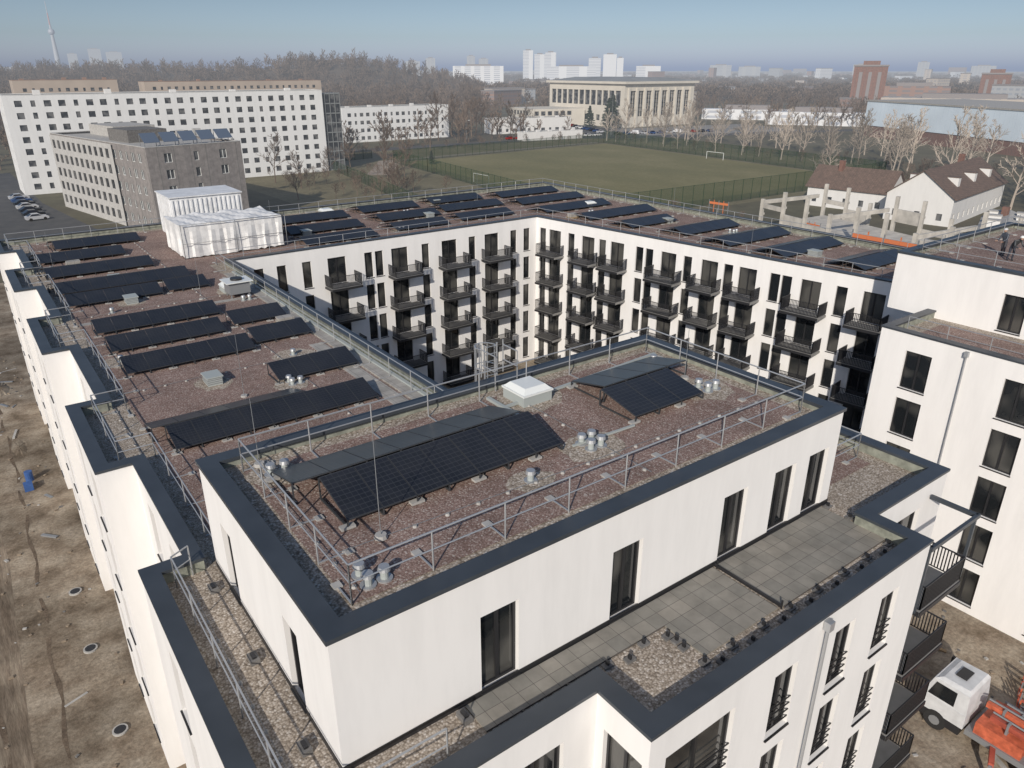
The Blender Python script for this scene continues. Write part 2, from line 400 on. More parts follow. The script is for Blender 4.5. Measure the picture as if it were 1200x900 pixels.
# ---------------------------------------------------------------- rails
def rail_obj(name, pts, z, **k):
    mb = MB([STEEL, CONC]); pipe_rail(mb, pts, z, **k); return mb.obj(name)
oi = offset(foot, .95)
rail_obj('roof_railing', oi[13:32], ZR)
rail_obj('roof_railing', oi[7:12], ZR)
rail_obj('roof_railing', [(-.75, 9.3), (-1.3, 9.0), (-1.3, -1.2), (2.0, -1.2)], ZR, foot=False)
rail_obj('roof_railing', [(19.3, 1.2), (22.9, 1.2), (22.9, 10.8), (12.0, 10.8)], ZR)
rail_obj('roof_railing', [(39.5, 7.8), (39.5, -24)], ZR)
rail_obj('roof_railing', offset(uf, 1.0) + offset(uf, 1.0)[:1], 18.62)
pr = offset(pf, 1.0)
rail_obj('roof_railing', [pr[0], pr[1], pr[2], pr[3], pr[0]], PZ - .05, gap=2.1)

# ---------------------------------------------------------------- solar arrays
def array(u0, u1, v0, v1, z, rise, back=True):
    e = MB([SOL, ALU, CONC])
    def slope(ya, za, yb, zb, a, b):
        nmod = max(1, round((b - a) / 1.06)); w = (b - a) / nmod
        for k in range(nmod):
            x0 = a + k * w + .008; x1 = a + (k + 1) * w - .008; jz = R.uniform(-.008, .008)
            dy = yb - ya; dz = zb - za; L = math.hypot(dy, dz); nx, nz = -dz / L, dy / L
            if nz < 0: nx, nz = -nx, -nz
            B = [(x0, ya, za + jz), (x1, ya, za), (x1, yb, zb), (x0, yb, zb + jz)]
            T = [(x, y + nx * .035, zz + nz * .035) for x, y, zz in B]
            if yb < ya: B = [B[1], B[0], B[3], B[2]]; T = [T[1], T[0], T[3], T[2]]
            e.hexa(B, T, 1)
            g = .014
            def lerp(s, t):
                p = Vector(T[0]).lerp(Vector(T[1]), s).lerp(Vector(T[3]).lerp(Vector(T[2]), s), t); return (p.x, p.y + nx * .003, p.z + nz * .003)
            e.face([lerp(g, g), lerp(1 - g, g), lerp(1 - g, 1 - g), lerp(g, 1 - g)], 0, [(0, 0), (1, 0), (1, 1), (0, 1)])
        for k in range(nmod + 1):
            x = a + k * w
            e.beam((x, ya, z + .04), (x, yb, z + .04), .05, .05, 1)
            e.beam((x, yb, z + .04), (x, yb, zb), .04, .04, 1)
            e.beam((x, ya, z + .03), (x, ya, za), .04, .04, 1)
            if k % 2 == 0: e.box(x - .2, x + .2, ya - .05 if yb > ya else ya - .15, ya + .15 if yb > ya else ya + .05, z, z + .07, 2)
    slope(v0, z + .22, v1, z + .22 + rise, u0, u1)
    if back:
        wv = (v1 - v0)
        b0, b1 = (u0 - .3, u1 - .2) if back is True else back
        slope(v1 + .12 + wv, z + .22, v1 + .12, z + .22 + rise, b0, b1)
    return e.obj('solar_panel_array')
array(2.2, 9.4, 3.75, 5.5, PZ, .45, (1.5, 9.2))
array(12.6, 16.0, 3.75, 5.5, PZ, .38, (12.9, 17.2))
for a in ((.9, 10.0, 17.8, 19.4, (.4, 7.0)), (6.9, 11.2, 22.4, 24.0, False), (1.0, 7.6, 27.8, 29.4, False), (7.9, 11.2, 28.6, 30.2, False), (1.0, 7.2, 31.8, 33.4, False),
          (7.9, 11.2, 32.6, 34.2, False), (.9, 8.0, 35.6, 37.2, False), (.4, 6.2, 42.6, 44.2, False), (6.6, 9.4, 42.8, 44.4, False), (.2, 9.0, 46.2, 47.8, True),
          (.2, 7.6, 51.5, 53.1, True), (.2, 6.6, 57.0, 58.6, True), (2, 8.8, 62, 63.6, True)):
    array(a[0], a[1], a[2], a[3], ZR, .42, a[4])
for u0, u1, v in ((20, 27, 51), (20.5, 28, 56), (21, 29, 61.5), (29.5, 35.5, 52), (30.5, 37.5, 57), (37.3, 44, 52.6), (38.6, 46.5, 58), (31, 38, 62.5), (40, 47, 63)):
    array(u0, u1, v, v + 1.6, ZR, .42, True)
for u0, u1, v in ((49, 58, 62), (48, 57.5, 56.5), (47, 56.5, 50.8), (48, 57.8, 45), (48.5, 55, 39.5), (50, 58, 34), (49.5, 58.6, 28.6), (49.8, 58.4, 23.2), (51, 58.2, 17)):
    array(u0, u1, v, v + 1.6, ZR, .42, True)

# ---------------------------------------------------------------- roof fittings
def vent_box(x, y, z, w=.7, l=.9, h=.42):
    m = MB([PLASTIC, STEELD]); m.box(x - w / 2, x + w / 2, y - l / 2, y + l / 2, z, z + h, 0); m.box(x - w / 2 - .06, x + w / 2 + .06, y - l / 2 - .06, y + l / 2 + .06, z + h, z + h + .06, 0)
    for k in range(3): m.box(x - w / 2 - .02, x + w / 2 + .02, y - l / 2 - .02, y + l / 2 + .02, z + .1 + k * .1, z + .13 + k * .1, 1)
    m.obj('roof_vent_box')
for x, y in ((4, 42), (4.3, 24.6), (4.2, 48.5), (22, 56), (36, 57), (54, 40), (53, 22.6), (41, 64)): vent_box(x, y, ZR + .02)
def pipe_vent(x, y, z, cl=1):
    m = MB([PLASTIC, STEEL])
    for k in range(cl):
        a, b = x + (k % 2) * .42, y + (k // 2) * .45
        m.cyl((a, b, z), (a, b, z + .26), .10, n=12, m=0); m.cyl((a, b, z + .26), (a, b, z + .36), .16, .13, n=14, m=1); m.cyl((a, b, z), (a, b, z + .04), .2, n=14, m=1)
    m.obj('roof_vent_pipe')
pipe_vent(10.2, 3.3, PZ - .03, 4); pipe_vent(7.5, 2.9, PZ - .03, 1); pipe_vent(16.7, 4.1, PZ - .03, 3); pipe_vent(1.6, 7.7, PZ - .03, 2)
pipe_vent(1.6, 1.4, PZ - .03, 3); pipe_vent(17.2, 7.3, PZ - .03, 1)
for x, y, c in ((7.4, 22.0, 3), (9, 26, 1), (1.2, 30.5, 1), (5, 13.5, 2), (30, 52.5, 2), (55, 32.5, 3), (20, 65, 2), (2.5, 40.2, 1), (10.2, 38, 2), (22, 3, 2), (51, 48.5, 2), (35, 60.6, 2)): pipe_vent(x, y, ZR + .02, c)
def skylight(x, y, z, s=1.25):
    m = MB([PLASTIC, WPLAST]); m.box(x - s / 2, x + s / 2, y - s / 2, y + s / 2, z, z + .38, 0)
    a = s / 2 + .04; b = s / 2 - .18
    sq = lambda k, zz: [(x - k, y - k, zz), (x + k, y - k, zz), (x + k, y + k, zz), (x - k, y + k, zz)]
    m.hexa(sq(a, z + .381), sq(a, z + .45), 1); m.hexa(sq(a - .05, z + .451), sq(b, z + .62), 1); m.obj('roof_skylight')
skylight(11.0, 7.6, PZ - .03); skylight(10.3, 41, ZR + .02); skylight(54, 52, ZR); skylight(28, 65.2, ZR)
def mast(x, y, z, h=3.2):
    m = MB([STEELD, CONC]); m.cyl((x, y, z), (x, y, z + h), .014, .008, 5, 0); m.cyl((x, y, z), (x, y, z + .1), .18, .15, 10, 1); m.obj('lightning_rod')
for a in ((2.7, 2.9, PZ, 3), (1.5, 8.4, PZ, 2.2), (16.9, 5.4, PZ, 2), (5.0, 22, ZR, 3.2), (8, 40, ZR, 3), (20, 59.5, ZR, 3), (45.5, 62, ZR, 3.5), (57, 42, ZR, 3), (50, 26.8, ZR, 3), (1, 55, ZR, 3)): mast(*a)
m = MB([STEELD, CONC])
def cable(pts, z):
    for a, b in zip(pts, pts[1:]):
        m.cyl((*a, z + .07), (*b, z + .07), .009, n=4); L = math.dist(a, b); k = int(L / 1.0)
        for t in range(k + 1):
            p = Vector(a).lerp(Vector(b), (t + .3) / (k + .6)); m.cyl((*p, z), (*p, z + .06), .07, .05, n=8, m=1)
cable([(10.6, 1.1), (10.6, 8.2)], PZ - .03); cable([(1.4, 2.9), (17.6, 2.4)], PZ - .03); cable([(1.3, 1.2), (1.3, 8.2)], PZ - .03)
cable([(-.3, 10.4), (-.3, 66)], ZR); cable([(8.2, 12), (8.2, 64)], ZR + .02); cable([(0, 25.6), (11.5, 25.6)], ZR + .02); cable([(0, 40), (11.5, 40)], ZR + .02); cable([(13, 60.3), (58, 60.3)], ZR + .02)
cable([(-1.0, -1), (-1.0, 9)], ZR); cable([(59.2, 14), (59.2, 60)], ZR)
m.obj('lightning_conductor_cable')
m = MB([PLASTIC]); m.beam((9.75, 5.9, PZ + .05), (9.75, 8.3, PZ + .05), .14, .1, 0); m.beam((9.75, 7.3, PZ + .05), (17.9, 7.9, PZ + .05), .12, .08, 0); m.beam((9.8, 3.7, PZ + .05), (12.4, 3.6, PZ + .05), .08, .06, 0)
m.beam((12.0, 14, ZR + .1), (12.0, 46, ZR + .1), .2, .1, 0)
m.obj('cable_tray')
m = MB([STEEL])
lx, ly = 10.9, 9.75
for s in (-.28, .28): m.beam((lx + s, ly, ZR), (lx + s, ly, 20.2), .05, .05)
for k in range(17): m.cyl((lx - .28, ly, ZR + .25 + k * .29), (lx + .28, ly, ZR + .25 + k * .29), .015, n=5)
for zz in (17.6, 18.4, 19.2, 20.0):
    P = [(lx + .42 * math.cos(t), ly + .35 + .42 * math.sin(t), zz) for t in [(-.28 + k * .3) * math.pi * .8 for k in range(7)]]
    for a, b in zip(P, P[1:]): m.beam(a, b, .05, .02)
for t in (0, .8, 1.57, 2.3, 3.1): m.beam((lx + .42 * math.cos(t), ly + .35 + .42 * math.sin(t), 17.6), (lx + .42 * math.cos(t), ly + .35 + .42 * math.sin(t), 20.0), .03, .03)
for s in (-.5, .5):
    m.cyl((lx + s, ly - .1, 19.0), (lx + s, ly - .1, 20.3), .025, n=6); m.cyl((lx + s, ly - 1.0, PZ), (lx + s, ly - 1.0, 20.1), .025, n=6); m.cyl((lx + s, ly - .1, 20.1), (lx + s, ly - 1.0, 20.1), .025, n=6); m.cyl((lx + s, ly - .1, 19.5), (lx + s, ly - 1.0, 19.5), .025, n=6)
m.obj('roof_access_ladder')

m = MB([FRAME, CONCD])
def feet(x0, y0, x1, y1, nst):
    for k in range(nst):
        t = k / (nst - 1); x = x0 + (x1 - x0) * t + R.uniform(-.05, .05); y = y0 + (y1 - y0) * t + (.1 if k % 2 else -.1)
        m.obox((x, y), R.uniform(-.1, .1), .30, .2, ZR, ZR + .07, 1); m.box(x - .03, x + .03, y - .05, y + .05, ZR + .07, ZR + .2, 0)
feet(3.5, -1.25, 9.0, -1.25, 9); feet(9.5, -2.75, 18.2, -2.8, 14); feet(18.65, -2.3, 18.65, -.3, 4); feet(9.1, -1.5, 9.1, -2.5, 3)
m.obj('terrace_railing_feet')
m = MB([FRAME])
m.box(12.57, 12.63, -2.5, -.05, ZR + .05, ZR + .14)
for k in range(2): m.beam((12.6, -2.5 + k * 2.35, ZR), (12.6, -2.5 + k * 2.35, ZR + .3), .04, .04)
m.obj('terrace_divider')
for x, y in ((-.45, 4.6), (-.45, 1.1), (-.45, 8.2), (3.0, -.35)):
    m = MB([CONCD, FRAME]); m.box(x - .12, x + .12, y - .2, y + .2, ZR, ZR + .14, 0); m.box(x - .05, x + .05, y - .12, y + .12, ZR + .14, ZR + .2, 1); m.obj('cable_junction_box')
m = MB([CAP])
for x in (19.6, 22.9):
    m.beam((x, -1.85, 14.9), (x, -3.5, 14.9), .12, .16); m.beam((x, -3.45, 12.2), (x, -3.45, 14.9), .1, .1)
m.beam((19.5, -3.5, 14.9), (23.0, -3.5, 14.9), .12, .16)
m.obj('balcony_frame')
for x, y in ((12.9, -3.82), (38.38, 3.9), (38.38, -6.5)):
    m = MB([STEEL]); m.cyl((x, y, 0), (x, y, 15.4), .05, n=8); m.box(x - .12, x + .12, y - .1, y + .1, 15.2, 15.5); m.obj('downpipe')

TARP = multi('white_tarpaulin', [(.3, (.60, .60, .60)), (.7, (.80, .80, .79))], 1.2, (3, .92, 1.05), rough=.5)
m = MB([TARP, STEELD])
xs = [10.2 + k * .3 for k in range(29)]; ys = [52.6 + k * .45 for k in range(13)]
hh = lambda x, y: 17.9 + .09 * math.sin(x * 2.1) * math.cos(y * 1.3) + .05 * math.sin(x * 5.3 + y * 2) + .03 * R.random()
T = [[(x, y, hh(x, y)) for y in ys] for x in xs]
for i in range(len(xs) - 1):
    for j in range(len(ys) - 1): m.face([T[i][j], T[i + 1][j], T[i + 1][j + 1], T[i][j + 1]])
def skirt(top):
    prev = None
    for k, p in enumerate(top):
        o = .09 * math.sin(k * 1.3) + .05 * math.sin(k * 2.9 + 1); cur = [p] + [(p[0] + o * f + R.uniform(-.03, .03), p[1] + o * f + R.uniform(-.03, .03), zz) for f, zz in ((.4, 17.4), (.9, 16.8), (1.2, 16.1), (1.0, 15.6))] + [(p[0] + o * .6, p[1] + o * .6, ZR + .05 + R.random() * .15)]
        if prev:
            for a in range(5): m.face([prev[a + 1], cur[a + 1], cur[a], prev[a]])
        prev = cur
skirt([T[i][0] for i in range(len(xs))]); skirt([T[0][j] for j in range(len(ys))]); skirt([T[-1][j] for j in range(len(ys))]); skirt([T[i][-1] for i in range(len(xs))])
for x in (10.15, 14.5, 18.8): m.cyl((x, 52.35, ZR), (x, 52.35, 18.05), .03, n=6, m=1)
m.cyl((10.1, 52.35, 18.02), (18.85, 52.35, 18.02), .03, n=6, m=1); m.cyl((10.1, 52.35, 16.5), (18.85, 52.35, 16.5), .025, n=6, m=1)
m.obj('tarpaulin_tent', smooth=True)
m = MB([flat('container_white', (.68, .69, .70), .5), STEELD]); m.box(11.6, 18.0, 61.2, 66.2, ZR, 18.9, 0)
for k in range(15): m.box(11.7 + k * .42, 11.85 + k * .42, 61.1, 61.2, ZR + .2, 18.7, 0)
m.box(11.5, 18.1, 61.05, 66.3, 18.9, 19.0, 0)
for k in range(9): m.box(11.52, 11.6, 61.4 + k * .52, 61.6 + k * .52, ZR + .2, 18.7, 0)
m.obj('site_container')
m = MB([STEELD, FRAME, WPLAST]); m.box(9.6, 11.0, 38.8, 40.0, ZR + .3, ZR + 1.1, 0); m.box(9.4, 11.2, 38.6, 40.2, ZR + 1.1, ZR + 1.16, 2); m.cyl((10.3, 39.4, ZR + 1.16), (10.3, 39.4, ZR + 1.3), .4, n=14, m=1)
for a in (9.7, 10.9):
    for b in (38.9, 39.9): m.beam((a, b, ZR), (a, b, ZR + .3), .08, .08)
m.obj('ventilation_unit')
for x, y in ((10.6, 31.4), (2.4, 55.2), (47.8, 47.6), (26, 64.6)):
    m = MB([flat('pallet_wood', (.34, .25, .15), .9), PAVL, FRAME])
    for k in range(3): m.box(x - .5, x + .5, y - .38 + k * .33, y - .28 + k * .33, ZR + .02, ZR + .14, 0)
    m.box(x - .55, x + .55, y - .4, y + .4, ZR + .14, ZR + .18, 0)
    for k in range(4): m.obox((x + R.uniform(-.04, .04), y), R.uniform(-.05, .05), .95, .6, ZR + .181 + k * .09, ZR + .262 + k * .09, 1)
    m.obj('pallet_of_slabs')

# ---------------------------------------------------------------- trees
def tree_mesh(name, seed, H, mat, spread=.45, n1=13, n2=5, n3=4, r0=.22, tw=.035, clear=.25, up=.5):
    rr = random.Random(seed); m = MB([mat])
    def rnd(): return Vector((rr.uniform(-1, 1), rr.uniform(-1, 1), rr.uniform(-1, 1)))
    def limb(p, d, L, ra, rb, seg, sides, wob):
        pts = [p.copy()]; q = p.copy()
        for k in range(seg):
            d = (d + rnd() * wob + Vector((0, 0, .06))).normalized(); nq = q + d * L / seg
            a = ra + (rb - ra) * k / seg; b = ra + (rb - ra) * (k + 1) / seg
            m.cyl(q, nq, a, b, sides, cap=False); q = nq; pts.append(q.copy())
        return pts, d
    def at(pts, t):
        f = t * (len(pts) - 1); i = min(int(f), len(pts) - 2); return pts[i].lerp(pts[i + 1], f - i)
    tr, d = limb(Vector((0, 0, 0)), Vector((0, 0, 1)), H * .9, r0, r0 * .15, 6, 6, .07)
    for i in range(n1):
        t = clear + (1 - clear) * (i + rr.random()) / n1; az = i * 2.4 + rr.uniform(-.4, .4)
        L1 = H * spread * (1.1 - t * .75) * rr.uniform(.7, 1.15)
        d1 = Vector((math.cos(az), math.sin(az), up + t * .9)).normalized()
        p1, dd = limb(at(tr, t), d1, L1, r0 * (.5 - .3 * t), tw * 1.2, 3, 4, .18)
        for j in range(n2):
            tt = .25 + .75 * (j + rr.random()) / n2
            d2 = (dd + rnd() * .8 + Vector((0, 0, .25))).normalized(); L2 = L1 * .5 * rr.uniform(.6, 1.1)
            p2, d3 = limb(at(p1, tt), d2, L2, tw * 1.6, tw, 2, 3, .2)
            for k in range(n3):
                d4 = (d3 + rnd() * .9 + Vector((0, 0, .15))).normalized()
                a = at(p2, .2 + .8 * rr.random()); b = a + d4 * L2 * rr.uniform(.4, .8); m.cyl(a, b, tw, tw * .6, 3, cap=False)
    return m.mesh(name)
TA = [tree_mesh('bare_tree_a', 1, 13, BRONZE, n3=6, tw=.04), tree_mesh('bare_tree_b', 2, 11, BRONZE, .55, n3=6, tw=.04), tree_mesh('bare_tree_c', 3, 15, BRONZE, .4, 15, n3=6, tw=.04)]
TB = [tree_mesh('pale_tree_a', 4, 14, BARK2, .35, 14, 5, 5, .22, .045, .15, .9), tree_mesh('pale_tree_b', 5, 12, BARK2, .45, 13, 5, 5, .22, .045, .2, .7)]
def tree(x, y, s=1, kind=TA, name='bare_tree'):
    o = bpy.data.objects.new(name, R.choice(kind)); o.location = (x, y, 0); o.rotation_euler = (0, 0, R.uniform(0, 6.3)); o.scale = (s * R.uniform(.9, 1.1),) * 2 + (s * R.uniform(.9, 1.1),); COL.objects.link(o)
for k in range(22): tree(236 + R.uniform(-3, 10), 104 + k * 6.6 + R.uniform(-2, 2), R.uniform(.9, 1.35), TB)
for k in range(14): tree(262 + R.uniform(-6, 12), 120 + k * 8 + R.uniform(-3, 3), R.uniform(1, 1.35), TB)
for x, y, s in ((206, 96, 1.3), (212, 84, 1.4), (192, 50, 1.6), (205, 58, 1.5), (200, 40, 1.5), (222, 66, 1.4), (185, 36, 1.3), (176, 96, 1), (232, 88, 1.3), (250, 95, 1.3), (260, 78, 1.4), (275, 100, 1.2), (240, 50, 1.3), (160, 28, 1.2), (225, 104, 1.2), (180, 42, 1.5), (188, 58, 1.3)): tree(x, y, s, TB)
for x, y, s in ((98, 186, .7), (104, 200, .8), (92, 172, .6), (100, 215, .8), (112, 240, .9), (128, 245, .8), (96, 238, .9), (88, 205, .7), (150, 250, 1), (175, 285, 1.3), (196, 290, 1.5), (205, 300, 1.6), (190, 298, 1.4), (215, 285, 1.1), (235, 300, 1.1), (258, 300, .8), (230, 262, .7), (3, 262, 1), (-8, 280, 1.1), (-20, 290, 1.2), (-2, 300, 1.2), (-30, 275, 1.1), (64, 168, .6), (72, 186, .7), (70, 200, .8), (205, 270, .9), (380, 262, .9), (365, 250, .9), (100, 180, .8), (86, 158, .5), (88, 162, .55), (91, 159, .5), (84, 163, .45), (89, 166, .5)): tree(x, y, s)
def instanced(name, pts, base):
    v = []; f = []
    for x, y, z, s in pts:
        a = R.uniform(0, 6.3); i = len(v)
        for k in range(4): v.append((x + s * .7071 * math.cos(a + k * math.pi / 2), y + s * .7071 * math.sin(a + k * math.pi / 2), z))
        f.append((i, i + 1, i + 2, i + 3))
    me = bpy.data.meshes.new(name); me.from_pydata(v, [], f); o = bpy.data.objects.new(name, me); COL.objects.link(o)
    o.instance_type = 'FACES'; o.use_instance_faces_scale = True; o.show_instancer_for_render = False; o.show_instancer_for_viewport = False
    c = bpy.data.objects.new('crown', base); COL.objects.link(c); c.parent = o
    return o
FAR1 = tree_mesh('far_tree_a', 11, 13, BARKH, .5, 8, 4, 3, .3, .12, .2)
FAR2 = tree_mesh('far_tree_b', 12, 11, BARKH, .6, 8, 4, 3, .3, .12, .15)
def clump_mesh(name, seed, mat, w=26, h=10, nf=420):
    rr = random.Random(seed); m = MB([mat])
    tops = [(rr.uniform(-w / 2, w / 2), rr.uniform(-w / 2, w / 2), rr.uniform(.6, 1) * h) for _ in range(12)]
    for k in range(nf):
        tx, ty, th = rr.choice(tops); a = rr.uniform(0, 6.3); zz = rr.random() ** .6; rad = (1 - abs(zz - .55)) * 4.4 * rr.random() ** .5
        c = Vector((tx + rad * math.cos(a), ty + rad * math.sin(a), zz * th))
        u_ = Vector((rr.uniform(-1, 1), rr.uniform(-1, 1), rr.uniform(-.3, 1))).normalized() * rr.uniform(.8, 1.8); v_ = Vector((rr.uniform(-1, 1), rr.uniform(-1, 1), rr.uniform(-.3, .3))).normalized() * rr.uniform(.2, .5)
        m.face([c - u_ - v_, c - u_ + v_, c + u_ + v_, c + u_ - v_])
    return m.mesh(name)
CLUMP = clump_mesh('tree_clump', 21, BARKH)
CAMU, CAMV, HEAD = -4.03, -11.78, 53.5
def polar(off_deg, dist):
    a = math.radians(HEAD - off_deg); return (CAMU + dist * math.cos(a), CAMV + dist * math.sin(a))
HILL = multi('hill_earth', [(.3, (.085, .068, .05)), (.7, (.13, .10, .075))], .02)
bumps = [(-12.0, 1000, 19, 80), (-17, 1050, 9, 110), (-21.5, 1080, 9, 90), (-27, 1150, 8, 120), (-33, 1100, 9, 150), (-8.5, 980, 9, 70), (-5.5, 1050, 3, 90), (-15, 900, 5, 80), (-38, 1000, 10, 160)]
BC = [(*polar(a, d), h, s) for a, d, h, s in bumps]
def hz(x, y): return sum(h * math.exp(-((x - a) ** 2 + (y - b) ** 2) / (2 * s * s)) for a, b, h, s in BC) - 1.0
m = MB([HILL]); A = [-48 + k * 1.2 for k in range(42)]; D = [640 + k * 28 for k in range(30)]
G = [[(*polar(a, d), hz(*polar(a, d))) for d in D] for a in A]
for i in range(len(A) - 1):
    for j in range(len(D) - 1): m.face([G[i][j], G[i][j + 1], G[i + 1][j + 1], G[i + 1][j]])
m.obj('hill', smooth=True)
pts1 = []; pts2 = []
for k in range(2000):
    x, y = polar(R.uniform(-40, -2), R.uniform(640, 1250)); h = hz(x, y)
    (pts1 if k % 2 else pts2).append((x, y, max(0, h), R.uniform(.6, 1.35)))
instanced('hill_forest', pts1, FAR1); instanced('hill_forest', pts2, FAR2)
instanced('hill_undergrowth', [(x, y, max(0, hz(x, y)) - 2, R.uniform(.6, 1)) for x, y in [polar(R.uniform(-42, -2), R.uniform(600, 1300)) for _ in range(600)]], CLUMP)
rej = [(0, 100, 205, 240), (-60, 262, 95, 262), (120, 200, 285, 330), (258, 380, 200, 375), (225, 262, 220, 345), (25, 170, 372, 400), (225, 360, 40, 205), (62, 230, 100, 262)]
pts1 = []; pts2 = []
for k in range(2200):
    d = 290 + 700 * R.random() ** 1.1; x, y = polar(R.uniform(-40, 38), d)
    if any(a < x < b and c < y < e for a, b, c, e in rej) or y < -20: continue
    (pts1 if k % 2 else pts2).append((x, y, 0, R.uniform(.5, 1.0)))
instanced('distant_woodland', pts1, FAR1); instanced('distant_woodland', pts2, FAR2)
instanced('horizon_woodland', [(*polar(R.uniform(-20, 40), 800 + 4200 * R.random() ** 1.5), 0, R.uniform(.7, 1.4)) for _ in range(2200)], CLUMP)
pts1 = []
for k in range(200):
    x, y = R.choice([(R.uniform(70, 100), R.uniform(150, 250)), (R.uniform(95, 230), R.uniform(240, 262)), (R.uniform(228, 246), R.uniform(95, 240)), (R.uniform(100, 260), R.uniform(84, 102)), (R.uniform(-40, 8), R.uniform(262, 300))])
    pts1.append((x, y, 0, R.uniform(.18, .4)))
instanced('shrubs', pts1, TA[1])
m = MB([flat('conifer_needles', (.03, .045, .025), .9, var=.5, vs=3), BRONZE]); m.cyl((0, 0, 0), (0, 0, 12), .25, .05, 6, 1)
for k in range(1500):
    t = R.random() ** .8; z0 = 1.2 + t * 11.5; rad = (1 - t) ** .75 * 4.2 * (.75 + .35 * math.sin(z0 * 5.2)) * R.random() ** .4; a = R.uniform(0, 6.3)
    c = Vector((rad * math.cos(a), rad * math.sin(a), z0 - rad * .18)); u1 = Vector((R.uniform(-1, 1), R.uniform(-1, 1), R.uniform(-.5, .5))) * .5; v1 = Vector((R.uniform(-1, 1), R.uniform(-1, 1), R.uniform(-.6, .6))) * .5
    m.face([c - u1, c + v1, c + u1, c - v1])
cm = m.mesh('conifer')
for x, y, s in ((283, 288, 1.35), (286, 294, 1.2), (278, 300, .9), (128, 212, .35), (246, 118, .5)):
    o = bpy.data.objects.new('conifer_tree', cm); o.location = (x, y, 0); o.scale = (s,) * 3; COL.objects.link(o)

# ---------------------------------------------------------------- surrounding buildings
def building(name, foot, h, wins, mats, roofm=None, fh=2.8, zb=.9, wh=1.4, depth=.18, capm=None, frames=False):
    c = (sum(p[0] for p in foot) / len(foot), sum(p[1] for p in foot) / len(foot)); g = group(name, (*c, 0))
    w = MB(mats)
    for i, (a, b) in enumerate(zip(foot, foot[1:] + foot[:1])):
        L = math.dist(a, b); ops = []
        spec = wins[i] if i < len(wins) else None
        if spec:
            sp, ww = spec[:2]; n = int((L - 2) / sp); s0 = (L - (n - 1) * sp) / 2
            for k in range(n):
                for f in range(int((h - .8) / fh)):
                    if len(spec) > 2 and (k * 7 + f * 3) % 5 == 0: continue
                    z0 = zb + f * fh; w2 = ww * (.62 if k % 3 == 1 else 1); ops.append((s0 + k * sp - w2 / 2, s0 + k * sp + w2 / 2, z0, z0 + wh))
        facade(w, a, b, 0, h, ops, depth=depth, frames=frames, sill=False)
    w.obj('walls', g)
    r = MB([roofm or CONCD, capm or WHITE2]); r.face([(x, y, h - .4) for x, y in offset(foot, .2)], 0); ring(r, foot, -.05, .4, h, h + .12, 1)
    for k in range(5):
        t = (k + .5) / 5; px_ = foot[0][0] + (foot[1][0] - foot[0][0]) * t; py_ = foot[0][1] + (foot[1][1] - foot[0][1]) * t + (foot[2][1] - foot[1][1]) * .5
        r.box(px_ - .8, px_ + .8, py_ - .6, py_ + .6, h - .4, h + R.uniform(.3, 1.2), 1)
    r.obj('roof', g)
    return g
HWHITE = plaster('white_render', (.72, .72, .71)); GL2 = glass('window_glass_far', (.03, .034, .04), (.14, .14, .14), .15)  # plain white render, same tone on every side
g = building('white_slab_building', [(11, 216), (93, 216), (93, 229), (11, 229)], 23.6, [(3.15, 1.6), (3, 1.2), None, (3.2, 1.3)], [HWHITE, FRAME, GL2], CONC, fh=2.82, zb=1.2, wh=1.45, capm=WHITE2)
m = MB([flat('steel_grid', (.20, .21, .21), .6), GL2]); m.box(94.2, 98.8, 217, 222, 0, 22.6, 1)
for k in range(9): m.box(94, 99, 216.8, 222.2, k * 2.8, k * 2.8 + .3, 0)
for x in (94, 95.6, 97.2, 98.85): m.box(x, x + .15, 216.7, 216.9, 0, 22.9, 0)
for y in (217.5, 219, 220.5): m.box(98.9, 99.1, y, y + .15, 0, 22.9, 0)
m.obj('stair_tower')
GREYB = tiles('grey_brown_cladding', (.26, .235, .22), (.225, .205, .195), (.18, .17, .16), 1.2, .6, .02)
GREYL = flat('light_grey_render', (.42, .41, .39), .9)
ax = Vector((.982, .19)); ay = Vector((-.19, .982)); o0 = Vector((26.5, 143))
gp = [tuple(o0), tuple(o0 + ax * 19), tuple(o0 + ax * 19 + ay * 50), tuple(o0 + ay * 50)]
building('grey_office_building', gp, 16.2, [(5.5, 1.5, 1), (3, 1.4), None, (2.9, 1.5)], [GREYB, WPLAST, GL2], CONC, fh=3.0, zb=1.3, wh=1.7, capm=GREYL, frames=True)
m = MB([GREYL, FRAME, GL2]); facade(m, tuple(o0 + ay * 49.5 - ax * .35), tuple(o0 + ay * 15 - ax * .35), 0, 16.0, [(1 + k * 3.0, 2.7 + k * 3.0, 1.2 + f * 3, 3.0 + f * 3) for k in range(11) for f in range(5)], sill=False)
m.obj('grey_building_facade')
m = MB([CONC, CONCD]); c = o0 + ax * 8 + ay * 22; m.obox(c, math.atan2(ax.y, ax.x), 8, 10, 15.8, 18.2, 1); m.obox(o0 + ax * 12 + ay * 40, .19, 9, 14, 15.8, 18.0, 0); m.obj('roof_plant_room')
COLL = flat('solar_collector', (.09, .12, .17), .15, var=0)
for k in range(5):
    m = MB([COLL, STEELD]); b0 = o0 + ax * (1.5 + k * 3.7) + ay * 3.5; b1 = b0 + ax * 3.0; bb0 = b0 + ay * 1.9; bb1 = b1 + ay * 1.9
    m.hexa([(*b0, 16.7), (*b1, 16.7), (*bb1, 18.3), (*bb0, 18.3)], [(*b0, 16.8), (*b1, 16.8), (*bb1, 18.4), (*bb0, 18.4)], 0)
    for p in (bb0, bb1): m.beam((*p, 15.8), (*p, 18.3), .1, .1, 1)
    for p in (b0, b1): m.beam((*p, 15.8), (*p, 16.7), .1, .1, 1)
    m.obj('thermal_collector')
